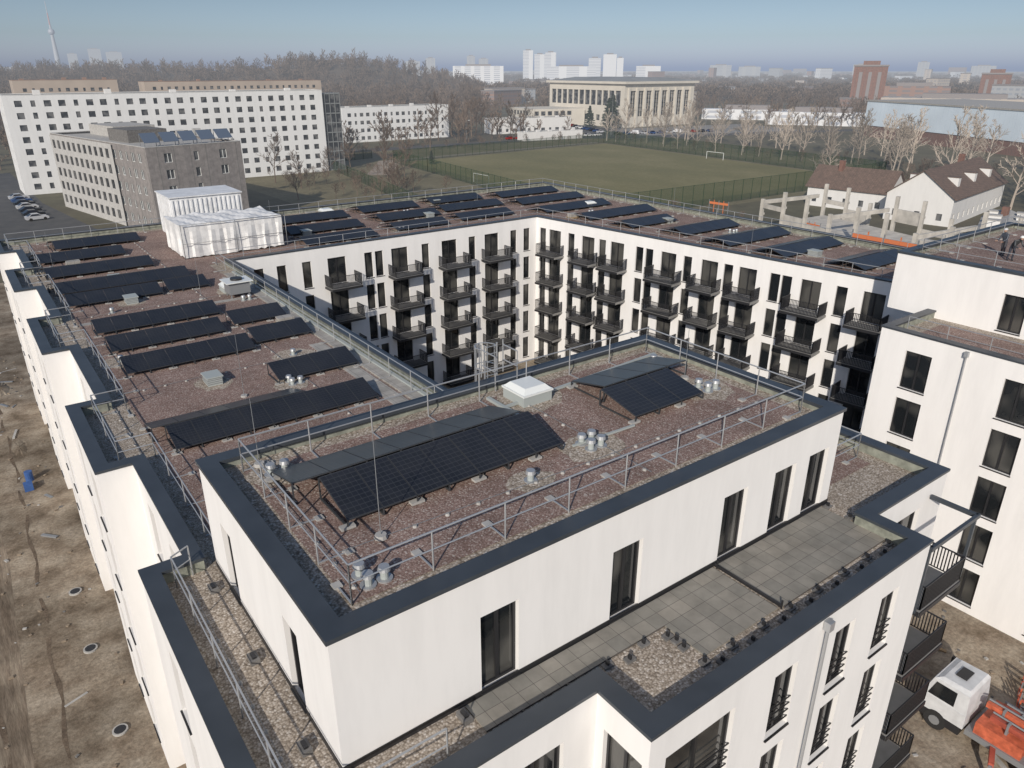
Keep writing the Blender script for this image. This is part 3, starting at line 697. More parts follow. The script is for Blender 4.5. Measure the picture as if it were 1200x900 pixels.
BEIGE = flat('beige_render', (.40, .33, .27), .9, vs=.1); REDR = flat('red_roof', (.25, .16, .12), .9, vs=.2)
building('beige_apartment_row', [(27, 380), (67, 380), (67, 392), (27, 392)], 25, [(3.2, 1.5)], [BEIGE, FRAME, GL2], REDR, capm=REDR)
building('beige_apartment_row', [(78, 380), (163, 380), (163, 392), (78, 392)], 24, [(3.2, 1.5)], [BEIGE, FRAME, GL2], REDR, capm=REDR)
building('white_apartment_row', [(137, 300), (190, 300), (190, 312), (137, 312)], 14.2, [(2.9, 1.7), (3, 1.4)], [HWHITE, FRAME, GL2], CONCD, wh=1.5, capm=WHITE2, fh=3.2)
building('low_white_building', [(215, 300), (258, 292), (260, 302), (217, 310)], 7, [(4, 2.2)], [WHITE2, FRAME, GL2], CONC, fh=3.2, capm=WHITE2)
building('low_pavilion', [(205, 262), (236, 258), (237, 264), (206, 268)], 3.6, [(3, 1.6)], [WHITE2, FRAME, GL2], CONC, fh=3, capm=WHITE2)
CREAM = flat('cream_stone', (.55, .51, .44), .9, vs=.2, var=.06)
hall = group('sports_hall', (323, 325, 0))
m = MB([CREAM, FRAME, GL2])
hf = [(296, 293), (351, 293), (351, 356), (296, 356)]
facade(m, hf[0], hf[1], 0, 22, [(4 + k * 6.1, 8.6 + k * 6.1, 5.5, 18.5) for k in range(8)], depth=1.0, sill=False)
facade(m, hf[3], hf[0], 0, 22, [(2 + k * 4.9, 6 + k * 4.9, 11, 18.6) for k in range(12)] + [(2 + k * 4.9, 5 + k * 4.9, 3, 6) for k in range(12)], depth=.6, sill=False)
facade(m, hf[1], hf[2], 0, 22, []); facade(m, hf[2], hf[3], 0, 22, [])
for k in range(8):
    for j in range(1, 6): m.box(300 + k * 6.1, 304.6 + k * 6.1, 293.9, 294.1, 5.5 + j * 2.2, 5.7 + j * 2.2, 1)
    for j in range(1, 3): m.box(300 + k * 6.1 + j * 1.5, 300.15 + k * 6.1 + j * 1.5, 293.85, 294.15, 5.5, 18.5, 0)
for k in range(9): m.box(298.4 + k * 6.1, 299.6 + k * 6.1, 292.2, 293, 0, 20, 0)
m.box(294.5, 352.5, 291, 357.5, 22, 23.2, 0)
m.obj('walls', hall)
m = MB([flat('hall_roof', (.24, .25, .25), .7, vs=.1)]); m.hexa([(296, 292, 23.2), (351, 292, 23.2), (351, 356, 23.2), (296, 356, 23.2)], [(310, 300, 25), (337, 300, 25), (337, 350, 25), (310, 350, 25)]); m.obj('roof', hall)
m = MB([CREAM, FRAME, GL2]); f2 = [(262, 330), (294, 322), (300, 350), (268, 358)]
for a, b in zip(f2, f2[1:] + f2[:1]): facade(m, a, b, 0, 9, [(2 + k * 4, 4.6 + k * 4, 2 + f * 3.6, 4.2 + f * 3.6) for k in range(6) for f in range(2)], sill=False)
m.face([(x, y, 9) for x, y in f2]); m.obj('side_wing', hall)
BRK = tiles('red_brick', (.22, .10, .07), (.17, .08, .055), (.16, .12, .10), .8, .3, .03, off=.5)
BLUEP = flat('translucent_blue_panels', (.70, .79, .86), .35, vs=.05)
m = MB([BRK, BLUEP, flat('panel_joint', (.46, .54, .62), .5), CONC])
fp = [(352, 188), (306, 92), (352, 70), (398, 166)]
m.prism(fp, 0, 5.0, 0); m.prism(offset(fp, -.3), 5.0, 15.5, 1); m.prism(offset(fp, -.6), 15.5, 16.1, 3)
d = Vector((306 - 352, 92 - 188)); L = d.length; d /= L; nn = Vector((d.y, -d.x))
for k in range(1, 40):
    p = Vector(fp[0]) + d * (k * L / 40); m.beam((*p, 5.0), (*p, 15.5), .3, .9, 2)
m.obj('blue_panel_hall')
BROWN = tiles('brown_roof_tiles', (.16, .105, .08), (.13, .088, .068), (.085, .06, .045), .6, .5, .03, off=.5)
def gable(name, c, ang, L, W, h, rh, wm=WHITE2, rm=BROWN, wn=6):
    g = group(name, (*c, 0)); c = Vector(c); X = Vector((math.cos(ang), math.sin(ang))); Y = Vector((-X.y, X.x))
    P = lambda a, b: tuple(c + X * a + Y * b)
    f = [P(-L / 2, -W / 2), P(L / 2, -W / 2), P(L / 2, W / 2), P(-L / 2, W / 2)]
    m = MB([wm, FRAME, GL2])
    for i, (a, b) in enumerate(zip(f, f[1:] + f[:1])):
        LL = math.dist(a, b); n = wn if i % 2 == 0 else 3; sp = LL / n
        facade(m, a, b, 0, h, [(sp * (k + .5) - .55, sp * (k + .5) + .55, 1 + q * 2.9, 2.4 + q * 2.9) for k in range(n) for q in range(int(h // 2.9))], sill=False, frames=False)
    for s in (-1, 1):
        t = [(*P(s * L / 2, -W / 2), h), (*P(s * L / 2, W / 2), h), (*P(s * L / 2, 0), h + rh)]
        m.face(t if s > 0 else t[::-1])
    m.obj('walls', g)
    m = MB([rm, BRK, WHITE2, GL2]); o = .5; k = rh / (W / 2)
    for s in (-1, 1):
        a, b = P(-L / 2 - o, s * (W / 2 + o)), P(L / 2 + o, s * (W / 2 + o)); e, f_ = P(L / 2 + o, 0), P(-L / 2 - o, 0)
        z0 = h - o * k + .05; z1 = h + rh + .05
        m.hexa([(*a, z0), (*b, z0), (*e, z1), (*f_, z1)], [(*a, z0 + .2), (*b, z0 + .2), (*e, z1 + .2), (*f_, z1 + .2)])
        for t in (-.3, 0, .3):
            if wn > 5: q = P(L * t, s * W * .28); m.obox(q, ang, 1.5, 2.2, h + .5, h + rh * .44 + 1.2, 2); m.obox(q, ang, 1.7, 2.4, h + rh * .44 + 1.2, h + rh * .44 + 1.35, 0)
    q = P(L * .2, .8); m.box(q[0] - .5, q[0] + .5, q[1] - .5, q[1] + .5, h + rh - 1.5, h + rh + 1.6, 1)
    m.obj('roof', g); return g
gable('white_house', (174, 66), math.radians(8), 36, 13, 5.6, 4.8, wn=11)
gable('white_house', (164, 82), math.radians(98), 18, 10, 4.6, 4.0, wn=5)
gable('white_house', (212, 34), math.radians(20), 26, 11, 5, 4)
gable('garden_shed', (150, 44), math.radians(20), 18, 8, 3, 1.4, wm=CONC, rm=CONC)
PRE = flat('precast_concrete', (.47, .44, .39), .9, var=.2, vs=.6)
NET = flat('orange_netting', (.55, .17, .07), .8, var=0)
m = MB([PRE, NET])
for r_, (x0, y0, x1, y1) in enumerate(((118, 74, 101, 8), (132, 70, 117, 6))):
    for k in range(13):
        t = k / 12; x = x0 + (x1 - x0) * t; y = y0 + (y1 - y0) * t; h = 9.2 if (k + r_) % 3 else 7.2
        m.box(x - .28, x + .28, y - .28, y + .28, 0, h, 0); m.box(x + .28, x + .7, y - .2, y + .2, h - 3.0, h - 2.6, 0)
        if r_ == 0 and k % 3 == 0: m.beam((x, y, h - .6), (x + 15, y - 2, h - .6), .4, .7, 0)
    for k in range(12):
        if (k + r_) % 4 == 3: continue
        t = k / 12; t2 = (k + 1) / 12; zz = 4.2 if k % 3 else 6.0
        m.beam((x0 + (x1 - x0) * t, y0 + (y1 - y0) * t, zz), (x0 + (x1 - x0) * t2, y0 + (y1 - y0) * t2, zz), .3, 2.2 if k % 2 else .8, 0)
m.prism([(119, 70), (103, 14), (116, 13), (131, 69)], 3.2, 3.5, 0)
m.obj('precast_concrete_frame')
m = MB([NET, STEELD])
for a, b, zz in (((110, 80), (110.5, 76), 6.0), ((60.9, 24), (60.8, 18), 15.2), ((118, 66), (117, 61), 3.6), ((105, 18), (103, 10), 5)):
    m.beam((*a, zz + .55), (*b, zz + .55), .04, .4, 0)
    for k in range(5):
        p = Vector(a).lerp(Vector(b), k / 4); m.beam((*p, 0 if zz < 10 else 14), (*p, zz + 1.1), .1, .1, 0 if k % 2 else 1)
m.obj('safety_netting')

# ---------------------------------------------------------------- pitch fence, lamps
FMESH, nt, b = _new('green_wire_mesh'); b.inputs['Base Color'].default_value = (.04, .07, .045, 1)
tr = nt.nodes.new('ShaderNodeBsdfTransparent'); mx = nt.nodes.new('ShaderNodeMixShader'); mx.inputs[0].default_value = .38
nt.links.new(tr.outputs[0], mx.inputs[1]); nt.links.new(b.outputs[0], mx.inputs[2]); nt.links.new(mx.outputs[0], nt.nodes['Material Output'].inputs['Surface'])
FPOST = flat('green_post', (.04, .07, .045), .6, var=0)
def fence(pts, h=4):
    m = MB([FMESH, FPOST])
    for a, b in zip(pts, pts[1:]):
        m.face([(*a, .02), (*b, .02), (*b, h), (*a, h)], 0); L = math.dist(a, b); n = max(1, round(L / 3.5))
        for k in range(n + 1):
            p = Vector(a).lerp(Vector(b), k / n); m.beam((*p, 0), (*p, h + .1), .09, .09, 1)
        m.beam((*a, h), (*b, h), .06, .06, 1)
    m.obj('wire_mesh_fence')
fence([(105, 104), (117, 196), (120, 224), (228, 235)], 4); fence([(228, 235), (214, 102), (105, 104)], 5); fence([(80, 130), (92, 200), (98, 236), (120, 240)], 3)
def lamp(x, y, h=9):
    m = MB([STEELD, WPLAST]); m.cyl((x, y, 0), (x, y, h), .1, .06, 8, 0); m.beam((x, y, h), (x + 1.4, y, h + .25), .07, .07, 0); m.box(x + 1.1, x + 1.9, y - .15, y + .15, h + .12, h + .3, 1); m.obj('street_lamp')
for a in ((258, 262, 18), (206, 262, 16), (244, 248, 10), (150, 268, 9), (180, 270, 9), (0, 170, 8), (14, 240, 9), (300, 240, 10)): lamp(*a)
m = MB([WPLAST])
for s in (0, 1):
    gx, gy = (116 + s * 100, 165)
    m.beam((gx, gy - 3.7, 0), (gx, gy - 3.7, 2.44), .12, .12); m.beam((gx, gy + 3.7, 0), (gx, gy + 3.7, 2.44), .12, .12); m.beam((gx, gy - 3.7, 2.44), (gx, gy + 3.7, 2.44), .12, .12)
m.obj('football_goals')

# ---------------------------------------------------------------- cars
TYRE = flat('tyre', (.02, .02, .02), .9, var=0)
def car_mesh(name, col, van=False):
    m = MB([flat(name + '_paint', col, .3, var=.03), glass(name + '_glass', (.02, .02, .025), (.03, .03, .035)), TYRE])
    if van: prof = [(-2.4, .35), (2.4, .35), (2.42, .9), (2.0, 1.15), (1.4, 1.9), (-2.35, 2.0), (-2.42, .9)]; cab = [(1.25, 1.2), (1.95, 1.2), (1.42, 1.78), (1.2, 1.78)]
    else: prof = [(-2.1, .3), (2.1, .3), (2.15, .65), (1.9, .85), (1.0, .95), (.35, 1.42), (-1.0, 1.46), (-1.75, 1.0), (-2.15, .9)]; cab = [(-1.5, 1.0), (.8, 1.0), (.25, 1.36), (-.95, 1.39)]
    def half(z): return .86 if z < 1.0 else .86 - (z - 1.0) * .28
    L = [(x, -half(z), z) for x, z in prof]; Rr = [(x, half(z), z) for x, z in prof]
    m.face(L); m.face(Rr[::-1]); n = len(prof)
    for k in range(n):
        j = (k + 1) % n; gl = 1 if (not van and k in (4, 6)) or (van and k == 3) else 0
        m.face([L[j], L[k], Rr[k], Rr[j]], gl)
    for s in (-1, 1):
        t = [(x, s * (half(z) + .012), z) for x, z in cab]; m.face(t if s < 0 else t[::-1], 1)
        for wx in (-1.35, 1.35): m.cyl((wx, s * .7, .32), (wx, s * .9, .32), .32, n=14, m=2)
    return m.mesh(name)
CM = [car_mesh('silver_car', (.45, .46, .48)), car_mesh('dark_car', (.03, .035, .045)), car_mesh('white_car', (.75, .75, .75)), car_mesh('blue_car', (.05, .09, .2)), car_mesh('red_car', (.3, .03, .03))]
VM = car_mesh('white_van', (.72, .72, .72), True)
def car(x, y, a, k=None, van=False):
    o = bpy.data.objects.new('parked_van' if van else 'parked_car', VM if van else CM[R.randrange(5) if k is None else k]); o.location = (x, y, .006); o.rotation_euler = (0, 0, math.radians(a)); COL.objects.link(o)
for k in range(7): car(9.4 - k * .05, 176 + k * 5.6, 10 + R.uniform(-3, 3), [0, 1, 1, 0, 1, 3, 0][k])
for k in range(5): car(-4, 172 + k * 6.5, 8)
for k in range(12): car(262 + k * 4.6, 262 - k * 1.3, 75, van=(k % 5 == 2))
for k in range(10): car(205 + k * 5, 272 - k * 1.0, 0, van=(k == 4))
for k in range(9): car(264 + k * 2.2, 276 + k * 5.2, -10)

# ---------------------------------------------------------------- distant skyline
def facade_mat(name, c, w, sx=4.0, sz=3.0):
    m, nt, b = _new(name); g = nt.nodes.new('ShaderNodeNewGeometry'); sp = nt.nodes.new('ShaderNodeSeparateXYZ'); nt.links.new(g.outputs['Position'], sp.inputs[0])
    ad = nt.nodes.new('ShaderNodeMath'); ad.operation = 'ADD'; nt.links.new(sp.outputs[0], ad.inputs[0]); nt.links.new(sp.outputs[1], ad.inputs[1])
    cb = nt.nodes.new('ShaderNodeCombineXYZ'); nt.links.new(ad.outputs[0], cb.inputs[0]); nt.links.new(sp.outputs[2], cb.inputs[1])
    br = nt.nodes.new('ShaderNodeTexBrick'); nt.links.new(cb.outputs[0], br.inputs['Vector']); br.offset = 0
    br.inputs['Color1'].default_value = (*w, 1); br.inputs['Color2'].default_value = (*[x * 1.2 for x in w], 1); br.inputs['Mortar'].default_value = (*c, 1)
    br.inputs['Scale'].default_value = 1; br.inputs['Brick Width'].default_value = sx; br.inputs['Row Height'].default_value = sz; br.inputs['Mortar Size'].default_value = .8
    nt.links.new(br.outputs['Color'], b.inputs['Base Color']); b.inputs['Roughness'].default_value = .9; return m
FM = [facade_mat('far_white', (.66, .67, .68), (.36, .38, .42)), facade_mat('far_beige', (.42, .37, .32), (.26, .25, .25)), facade_mat('far_brick', (.26, .17, .14), (.17, .15, .15)), facade_mat('far_grey', (.36, .37, .38), (.26, .28, .31))]  # wall and window tones paled for distance haze in the base colour
FR = flat('far_roof', (.22, .20, .195), .9, var=0)
m = MB(FM + [FR])
for k in range(330):
    d = 620 + 4400 * R.random() ** 1.1; off = R.uniform(-34, 34)
    if off < -4 and d < 1500: continue
    x, y = polar(off, d)
    if y < 20 or x < -300: continue
    a = R.choice([0, 0, math.pi / 2, .4]) ; w_ = R.uniform(14, 45) * (1 + d / 5000); h = R.uniform(6, 13) if R.random() < .85 else R.uniform(14, 18 + d * .006)
    mi = R.choice([0, 1, 1, 2, 2, 3]); m.obox((x, y), a, w_, 13, 0, h, mi); m.obox((x, y), a, w_ + .6, 13.6, h, h + .8, 4)
m.obj('distant_city_blocks')
def tower(name, off, dist, parts, mi=0):
    m = MB([FM[mi], FR]); x, y = polar(off, dist)
    a0 = math.radians(HEAD - off)
    for (lat, w_, dp, h) in parts:
        cx, cy = x + lat * math.sin(a0), y - lat * math.cos(a0)
        m.obox((cx, cy), a0, dp, w_, 0, h, 0); m.obox((cx, cy), a0, dp * .6, w_ * .5, h, h + 2.5, 1)
    m.obj(name)
tower('white_tower_block', 1.9, 1800, [(-24, 22, 20, 66), (2, 24, 20, 58), (26, 24, 20, 62)])
tower('white_tower_block', 6.5, 1750, [(-20, 26, 20, 50), (12, 28, 20, 57), (34, 14, 16, 50)])
tower('long_slab_block', -2.4, 1250, [(0, 78, 14, 33)], 0)
tower('long_slab_block', 4.2, 1500, [(0, 90, 14, 33)], 0)
tower('grey_tower_block', -2.9, 2600, [(0, 26, 20, 66), (40, 30, 20, 58)], 3)
tower('white_tower_block', 9.6, 1700, [(0, 50, 16, 34)])
tower('grey_tower_block', -7.0, 2300, [(0, 40, 20, 48), (50, 26, 20, 56)], 3)
tower('grey_tower_block', -27.2, 3200, [(0, 40, 24, 92), (60, 50, 24, 82), (-70, 30, 24, 76)], 3)
tower('office_tower', 14.5, 2400, [(0, 60, 20, 38), (80, 60, 20, 34)], 3)
tower('office_tower', 27, 2600, [(0, 30, 20, 46), (150, 60, 20, 36), (-160, 50, 20, 40)], 3)
def brick_tower(off, dist, w_, d_, h):
    x, y = polar(off, dist); a0 = math.radians(HEAD - off); m = MB([FM[2], BRK, FR]); m.obox((x, y), a0, d_, w_, 0, h, 1)
    for k in (-1, 0, 1): m.obox((x + k * w_ * .28 * math.sin(a0) - d_ / 2 * math.cos(a0), y - k * w_ * .28 * math.cos(a0) - d_ / 2 * math.sin(a0)), a0, .6, w_ * .1, 4, h - 4, 2)
    m.obox((x, y), a0, d_ + 1, w_ + 1, h, h + 1.2, 2); m.obox((x, y), a0, d_ * .5, w_ * .5, h + 1.2, h + 4, 1); m.obj('brick_factory_tower')
brick_tower(24.0, 690, 24, 18, 31); brick_tower(31.1, 800, 22, 18, 25)
tower('factory_hall', 26.7, 700, [(0, 50, 25, 17)], 2); tower('factory_hall', 29.6, 560, [(0, 90, 25, 13)], 1); tower('long_white_hall', 16.6, 520, [(0, 55, 14, 6)], 0); tower('long_white_hall', 21.5, 480, [(0, 60, 14, 7)], 0)
x, y = polar(-29.3, 5230); m = MB([flat('tv_concrete', (.36, .38, .41), .8, var=0), flat('tv_sphere', (.34, .37, .42), .4, var=0), flat('tv_red', (.42, .26, .26), .7, var=0)])
m.cyl((x, y, 0), (x, y, 200), 16, 8, 16, 0); m.cyl((x, y, 232), (x, y, 250), 6, 5, 12, 0)
for s in (1, -1): m.dome((x, y, 216), 17, 17, 17 * s, 1, 20, 6)
m.cyl((x, y, 250), (x, y, 310), 3.8, 2.8, 8, 2); m.cyl((x, y, 310), (x, y, 368), 2.4, 1.4, 8, 0); m.obj('television_tower')

# ---------------------------------------------------------------- construction site bits
ORG = flat('boom_orange', (.50, .12, .06), .55, var=.3, vs=3); RED = flat('machine_red', (.36, .08, .05), .55, var=.3)
TW = flat('truck_cab_paint', (.58, .59, .60), .4, var=.12, vs=2)
m = MB([TW, FRAME, GLASS, TYRE, ORG, STEELD, RED])
tx, ty = 29.7, -3.4
m.box(tx - 1.2, tx + 1.2, ty - 10, ty - .3, .75, 1.05, 5)
m.hexa([(tx - 1.2, ty - .2, .9), (tx + 1.2, ty - .2, .9), (tx + 1.2, ty + 1.9, .9), (tx - 1.2, ty + 1.9, .9)], [(tx - 1.2, ty - .2, 1.7), (tx + 1.2, ty - .2, 1.7), (tx + 1.2, ty + 1.85, 1.7), (tx - 1.2, ty + 1.85, 1.7)], 0)
m.hexa([(tx - 1.18, ty - .2, 1.7), (tx + 1.18, ty - .2, 1.7), (tx + 1.18, ty + 1.83, 1.7), (tx - 1.18, ty + 1.83, 1.7)], [(tx - 1.08, ty - .1, 2.75), (tx + 1.08, ty - .1, 2.75), (tx + 1.08, ty + 1.5, 2.75), (tx - 1.08, ty + 1.5, 2.75)], 0)
m.hexa([(tx - 1.06, ty - .1, 2.75), (tx + 1.06, ty - .1, 2.75), (tx + 1.06, ty + 1.45, 2.75), (tx - 1.06, ty + 1.45, 2.75)], [(tx - .9, ty, 2.95), (tx + .9, ty, 2.95), (tx + .9, ty + 1.2, 2.9), (tx - .9, ty + 1.2, 2.9)], 0)
m.box(tx - 1.22, tx + 1.22, ty - .1, ty + 2.0, .45, .9, 1)
m.box(tx - .85, tx + .85, ty + 1.86, ty + 1.92, .95, 1.55, 1)
m.face([(tx + 1.05, ty + 1.84, 1.78), (tx - 1.05, ty + 1.84, 1.78), (tx - .98, ty + 1.57, 2.62), (tx + .98, ty + 1.57, 2.62)], 2)
m.box(tx - .4, tx + .4, ty + .4, ty + .9, 2.95, 3.0, 1)
for s in (-1, 1):
    t = [(tx + s * 1.185, ty + .4, 1.8), (tx + s * 1.185, ty + 1.6, 1.8), (tx + s * 1.12, ty + 1.35, 2.6), (tx + s * 1.12, ty + .4, 2.6)]; m.face(t if s > 0 else t[::-1], 2)
    m.box(tx + s * 1.35 - .08, tx + s * 1.35 + .08, ty + 1.6, ty + 1.75, 1.8, 2.5, 1)
    for wy in (1.0, -3.2, -7.6, -9.0): m.cyl((tx + s * .85, ty + wy, .52), (tx + s * 1.24, ty + wy, .52), .52, n=18, m=3); m.cyl((tx + s * 1.24, ty + wy, .52), (tx + s * 1.27, ty + wy, .52), .25, n=12, m=5)
m.box(tx - 1.1, tx + 1.1, ty - 9.5, ty - 7, 1.05, 1.8, 6); m.box(tx - 1.1, tx + 1.1, ty - 2.6, ty - .6, 1.05, 1.7, 4); m.box(tx - 1.0, tx - .2, ty - 5.5, ty - 3, 1.05, 1.6, 6)
m.cyl((tx, ty - 3.4, 1.0), (tx, ty - 3.4, 2.3), .4, n=14, m=5)
for k, (dx, z1, z2, ya, yb) in enumerate(((-.7, 2.1, 1.9, -1.0, -9.2), (-.25, 2.3, 2.2, -.6, -8.8), (.2, 2.2, 2.0, -1.2, -9.8), (.65, 1.9, 1.8, -1.0, -8.0))):
    m.beam((tx + dx, ty + ya, z1), (tx + dx, ty + yb, z2), .2, .26, 4 if k % 2 else 6); m.cyl((tx + dx + .16, ty + ya, z1 + .18), (tx + dx + .16, ty + yb, z2 + .18), .05, n=8, m=5)
    for j in range(7): m.box(tx + dx - .13, tx + dx + .13, ty + ya - .8 - j * 1.1, ty + ya - .7 - j * 1.1, z2 - .2, z1 + .2, 5)
for s in (-1, 1):
    for wy in (-1.4, -9.0): m.beam((tx + s * .8, ty + wy, .9), (tx + s * 2.2, ty + wy - .5, .9), .22, .22, 6); m.beam((tx + s * 2.2, ty + wy - .5, 0), (tx + s * 2.2, ty + wy - .5, .9), .14, .14, 5); m.box(tx + s * 2.2 - .3, tx + s * 2.2 + .3, ty + wy - .8, ty + wy - .2, .01, .1, 4)
m.obj('concrete_pump_truck')
for (x, y, a) in ((33.2, -5.6, .3), (34.8, -8.4, 1.0), (32.6, -10.5, .6), (27.0, -9.5, 1.2)):
    m = MB([ORG, STEELD, RED]); c_, s_ = math.cos(a), math.sin(a)
    for t in range(9):
        px_, py_ = x + c_ * (t - 4) * .4, y + s_ * (t - 4) * .4; e_ = R.uniform(-.3, .3)
        m.beam((px_ - s_ * 1.2, py_ + c_ * 1.2, .1), (px_ - s_ * 1.2, py_ + c_ * 1.2, 1.1 + e_), .06, .06, t % 3); m.beam((px_ + s_ * (1.2 + e_), py_ - c_ * 1.2, .1), (px_ - s_ * 1.2, py_ + c_ * (1.2 + e_), .5 + .08 * t), .09, .1, (t + 1) % 3)
    for q_ in (-1, 1): m.beam((x - c_ * 1.7 - s_ * q_ * 1.2, y - s_ * 1.7 + c_ * q_ * 1.2, .1), (x + c_ * 1.7 - s_ * q_ * 1.2, y + s_ * 1.7 + c_ * q_ * 1.2, .1), .1, .1, 0)
    m.obj('scaffold_rack')
for x, y in ((-3.7, 28), (-3.5, 21), (-3.6, 34)):
    m = MB([CONC, FRAME]); m.cyl((x, y, .005), (x, y, .10), .36, n=20, m=0); m.cyl((x, y, .10), (x, y, .115), .27, n=20, m=1); m.obj('concrete_manhole_ring')
m = MB([flat('blue_barrel', (.04, .10, .28), .5), CONC]); m.box(-4.8, -4.2, 49.4, 50.2, .01, .5, 0); m.cyl((-4.3, 51.3, 0.01), (-4.3, 51.3, .8), .28, n=14, m=0); m.obj('blue_barrel')
m = MB([DIRT])
def heap(cx, cy, rx, ry, h, n=14, k=4):
    prev = None; sd_ = R.random() * 9
    for j in range(k + 1):
        f = j / k; rg = [(cx + rx * (1 - f) * (1 + .18 * math.sin(i * 1.7 + sd_) + .1 * math.sin(i * 3.1)) * math.cos(6.283 * i / n), cy + ry * (1 - f) * (1 + .18 * math.cos(i * 2.1 + sd_)) * math.sin(6.283 * i / n), -.02 + h * math.sin(f * 1.57) * (1 + .1 * math.sin(i * 2.3 + j))) for i in range(n)]
        if prev:
            for i in range(n): m.face([prev[i], prev[(i + 1) % n], rg[(i + 1) % n], rg[i]])
        prev = rg
for x, y, a_, b_, h_ in ((-18, 34, 3, 4, .6), (-21, 66, 4, 6, 1.0), (-16, 88, 2.5, 4, .7), (-4.6, 74, .7, 2.6, .2), (-4.4, 58, .6, 2, .16), (-15.5, 48, 1.6, 3.4, .3)): heap(x, y, a_, b_, h_, 20)
m.obj('dirt_piles', smooth=True)
m = MB([CONC, CONCD, flat('stone_brown', (.24, .19, .14), .95)])
for k in range(700):
    x, y = (R.uniform(-16, -2.6), R.uniform(8, 110)) if k < 520 else (R.uniform(25, 38), R.uniform(-18, 8)); s_ = R.uniform(.04, .16)
    m.obox((x, y), R.uniform(0, 3), s_ * R.uniform(1, 2.2), s_, .005, s_ * .6, R.choice([0, 1, 2, 2, 2]))
m.obj('rubble_stones')
m = MB([flat('timber', (.32, .22, .12), .9), CONC, STEELD])
for k in range(30):
    x, y = (R.uniform(26, 37), R.uniform(-16, 6)) if k < 20 else (R.uniform(-5.5, -3.4), R.uniform(20, 100)); a = R.uniform(0, 3.1); m.obox((x, y), a, R.uniform(.6, 2.0), R.uniform(.1, .25), .01, R.uniform(.04, .12), R.randrange(3))
m.obj('building_materials')

# ---------------------------------------------------------------- worker
def person(x, y, z, ang, bend, jac, trou, helm):
    me = bpy.data.meshes.new('body'); b = bend
    V = [(0, 0, .92), (.02 + b * .15, 0, 1.12), (b * .45, 0, 1.40 - b * .12), (b * .56, 0, 1.5 - b * .15), (b * .68 + .02, 0, 1.62 - b * .2),
         (0, .1, .9), (.05, .12, .5), (0, .13, .08), (.14, .13, .04), (0, -.1, .9), (-.02, -.12, .5), (-.1, -.13, .08), (.05, -.13, .04),
         (b * .45, .2, 1.4 - b * .12), (b * .5 + .1, .25, 1.12 - b * .1), (b * .6 + .3, .2, .98), (b * .45, -.2, 1.4 - b * .12), (b * .5 + .08, -.26, 1.1 - b * .1), (b * .6 + .28, -.2, .95)]
    E = [(0, 1), (1, 2), (2, 3), (3, 4), (0, 5), (5, 6), (6, 7), (7, 8), (0, 9), (9, 10), (10, 11), (11, 12), (2, 13), (13, 14), (14, 15), (2, 16), (16, 17), (17, 18)]
    rad = [.15, .15, .16, .06, .05, .1, .075, .05, .045, .1, .075, .05, .045, .075, .055, .04, .075, .055, .04]
    me.from_pydata(V, E, []); o = bpy.data.objects.new('body', me); COL.objects.link(o)
    o.modifiers.new('s', 'SKIN')
    for i, r_ in enumerate(rad): me.skin_vertices[0].data[i].radius = (r_, r_ * .9)
    me.skin_vertices[0].data[0].use_root = True
    o.modifiers.new('u', 'SUBSURF').render_levels = 2
    mt, nt, bb = _new('work_clothes'); tc = nt.nodes.new('ShaderNodeTexCoord'); sp = nt.nodes.new('ShaderNodeSeparateXYZ'); nt.links.new(tc.outputs['Object'], sp.inputs[0])
    rp = _ramp(nt, sp.outputs[2], [(0, (.03, .03, .03)), (.09, trou), (.93, jac)]); nt.nodes[-1].color_ramp.interpolation = 'CONSTANT'; nt.links.new(rp, bb.inputs['Base Color']); me.materials.append(mt)
    e = group('construction_worker', (x, y, z)); e.rotation_euler = (0, 0, ang); o.parent = e
    m = MB([flat('skin', (.45, .28, .2), .6, var=0), flat('helmet', helm, .4, var=0)]); hx, hz_ = b * .75 + .03, 1.68 - b * .22
    for s in (1, -1): m.dome((hx, 0, hz_), .10, .085, .125 * s, 0, 12, 5)
    m.dome((hx, 0, hz_ + .03), .135, .12, .13, 1, 14, 5); m.dome((hx + .1, 0, hz_ - .02), .03, .02, .03, 0, 6, 2)
    h_ = m.obj('head', None, True); h_.parent = e
    for s in (1, -1):
        m = MB([flat('skin_hand', (.45, .28, .2), .6, var=0)]); bx, by, bz = b * .6 + .3, .2 * s, .97
        m.box(bx, bx + .09, by - .04, by + .04, bz - .03, bz)
        for f in range(4): m.beam((bx + .09, by - .03 + f * .02, bz - .01), (bx + .16 + .01 * (f % 2), by - .03 + f * .02, bz - .04), .016, .016)
        m.beam((bx + .03, by - .045 * s, bz - .01), (bx + .08, by - .075 * s, bz - .03), .018, .018); h_ = m.obj('hand', None); h_.parent = e
person(48.2, 6.5, 18.62, math.radians(-120), .7, (.05, .055, .06), (.04, .045, .06), (.75, .75, .72))
person(49.3, 7.4, 18.62, math.radians(160), .2, (.06, .07, .09), (.05, .05, .06), (.5, .5, .5))

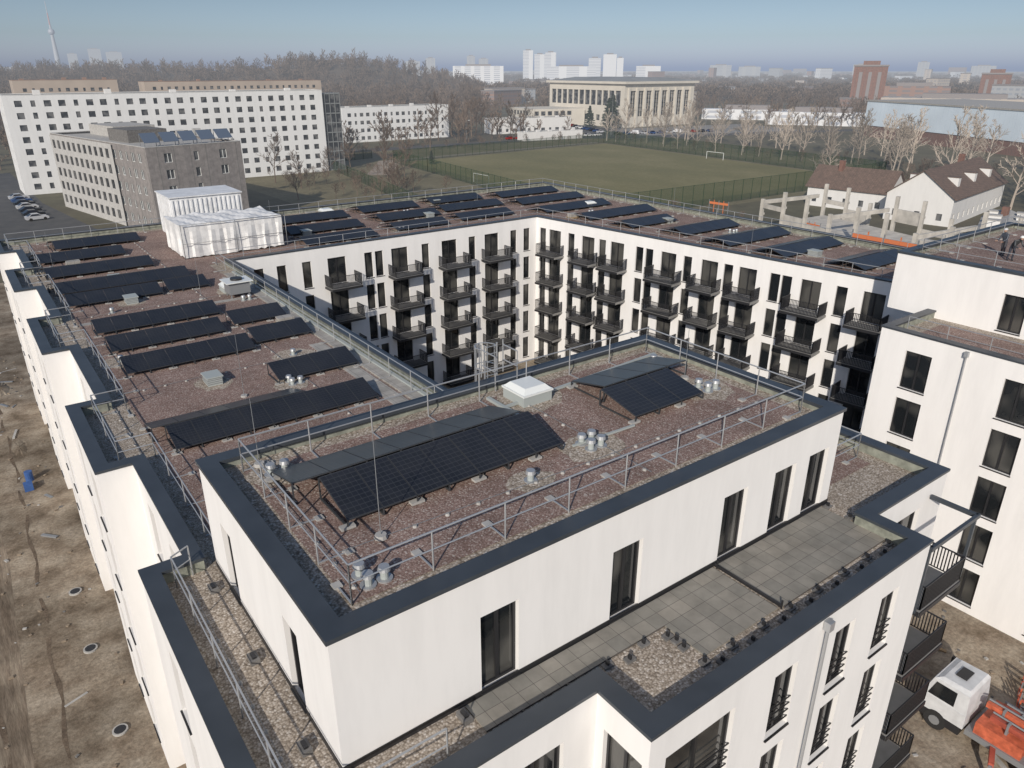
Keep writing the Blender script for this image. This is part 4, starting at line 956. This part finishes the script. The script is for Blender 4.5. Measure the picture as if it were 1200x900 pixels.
# ---------------------------------------------------------------- aerial haze painted into far materials: emission grows with distance from the site
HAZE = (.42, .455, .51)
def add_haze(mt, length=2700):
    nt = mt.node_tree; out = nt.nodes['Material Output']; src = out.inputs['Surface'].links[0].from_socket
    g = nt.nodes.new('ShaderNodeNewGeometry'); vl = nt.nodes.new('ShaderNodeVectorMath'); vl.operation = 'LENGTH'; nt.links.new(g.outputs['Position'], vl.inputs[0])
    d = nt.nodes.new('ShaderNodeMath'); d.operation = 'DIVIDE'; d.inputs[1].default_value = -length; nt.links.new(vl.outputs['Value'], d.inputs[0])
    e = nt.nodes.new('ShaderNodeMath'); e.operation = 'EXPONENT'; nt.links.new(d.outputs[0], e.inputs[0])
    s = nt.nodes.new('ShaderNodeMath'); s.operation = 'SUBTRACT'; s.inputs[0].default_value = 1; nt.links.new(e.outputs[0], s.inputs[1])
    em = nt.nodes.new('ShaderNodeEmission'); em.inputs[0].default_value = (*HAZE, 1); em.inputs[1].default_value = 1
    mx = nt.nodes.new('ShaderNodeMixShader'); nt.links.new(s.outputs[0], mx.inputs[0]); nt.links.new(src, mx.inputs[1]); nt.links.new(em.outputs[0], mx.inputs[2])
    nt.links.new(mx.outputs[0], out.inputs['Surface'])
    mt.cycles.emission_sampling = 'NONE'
far = {'ground_far', 'asphalt', 'sports_grass', 'rough_grass', 'path_dirt', 'forecourt', 'bare_bark', 'pale_bark', 'hazy_bark', 'hill_earth', 'conifer_needles', 'white_render', 'offwhite_plaster', 'window_glass_far', 'steel_grid',
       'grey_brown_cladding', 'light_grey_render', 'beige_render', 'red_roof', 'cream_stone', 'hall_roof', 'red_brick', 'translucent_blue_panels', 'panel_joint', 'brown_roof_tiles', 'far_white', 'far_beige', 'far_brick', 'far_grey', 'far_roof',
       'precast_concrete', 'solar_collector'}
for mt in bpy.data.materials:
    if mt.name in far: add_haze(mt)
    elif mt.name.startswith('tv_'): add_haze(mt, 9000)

# ---------------------------------------------------------------- light, sky, camera
el, trav = math.radians(27), math.radians(38)
sd = bpy.data.lights.new('sun', 'SUN'); sd.energy = 3.8; sd.angle = math.radians(.55); sd.color = (1, .925, .825)
so = bpy.data.objects.new('sun', sd); COL.objects.link(so)
dirv = Vector((math.cos(trav) * math.cos(el), math.sin(trav) * math.cos(el), -math.sin(el))); so.rotation_euler = dirv.to_track_quat('-Z', 'Y').to_euler()
W = bpy.data.worlds.new('World'); sc.world = W; W.use_nodes = True; nt = W.node_tree
sk = nt.nodes.new('ShaderNodeTexSky'); sk.sky_type = 'NISHITA'; sk.sun_disc = False; sk.sun_elevation = el
sk.sun_rotation = math.atan2(-dirv.x, -dirv.y) % (2 * math.pi); sk.dust_density = 1.0; sk.air_density = 1.0; sk.ozone_density = 2.5; sk.altitude = 0
tc = nt.nodes.new('ShaderNodeTexCoord'); sp = nt.nodes.new('ShaderNodeSeparateXYZ'); nt.links.new(tc.outputs['Generated'], sp.inputs[0])
tint = _ramp(nt, sp.outputs[2], [(0, (.74, .82, 1.30)), (.035, (.57, .63, .85)), (.10, (.47, .46, .49)), (.35, (.76, .74, .74)), (1, (.98, .93, .88))])
cc = mixc(nt, 1.0, sk.outputs[0], tint, 'MULTIPLY')
bg = nt.nodes['Background']; nt.links.new(cc, bg.inputs[0]); bg.inputs[1].default_value = .13
cd = bpy.data.cameras.new('camera'); cd.sensor_width = 36; cd.lens = 26.1; cd.clip_end = 20000; cd.clip_start = .5
co = bpy.data.objects.new('camera', cd); COL.objects.link(co); co.location = (CAMU, CAMV, 29.7)
co.rotation_euler = (math.radians(90 - 23.04), 0, math.radians(HEAD - 90)); sc.camera = co
sc.view_settings.view_transform = 'Standard'; sc.view_settings.look = 'None'; sc.view_settings.exposure = 0
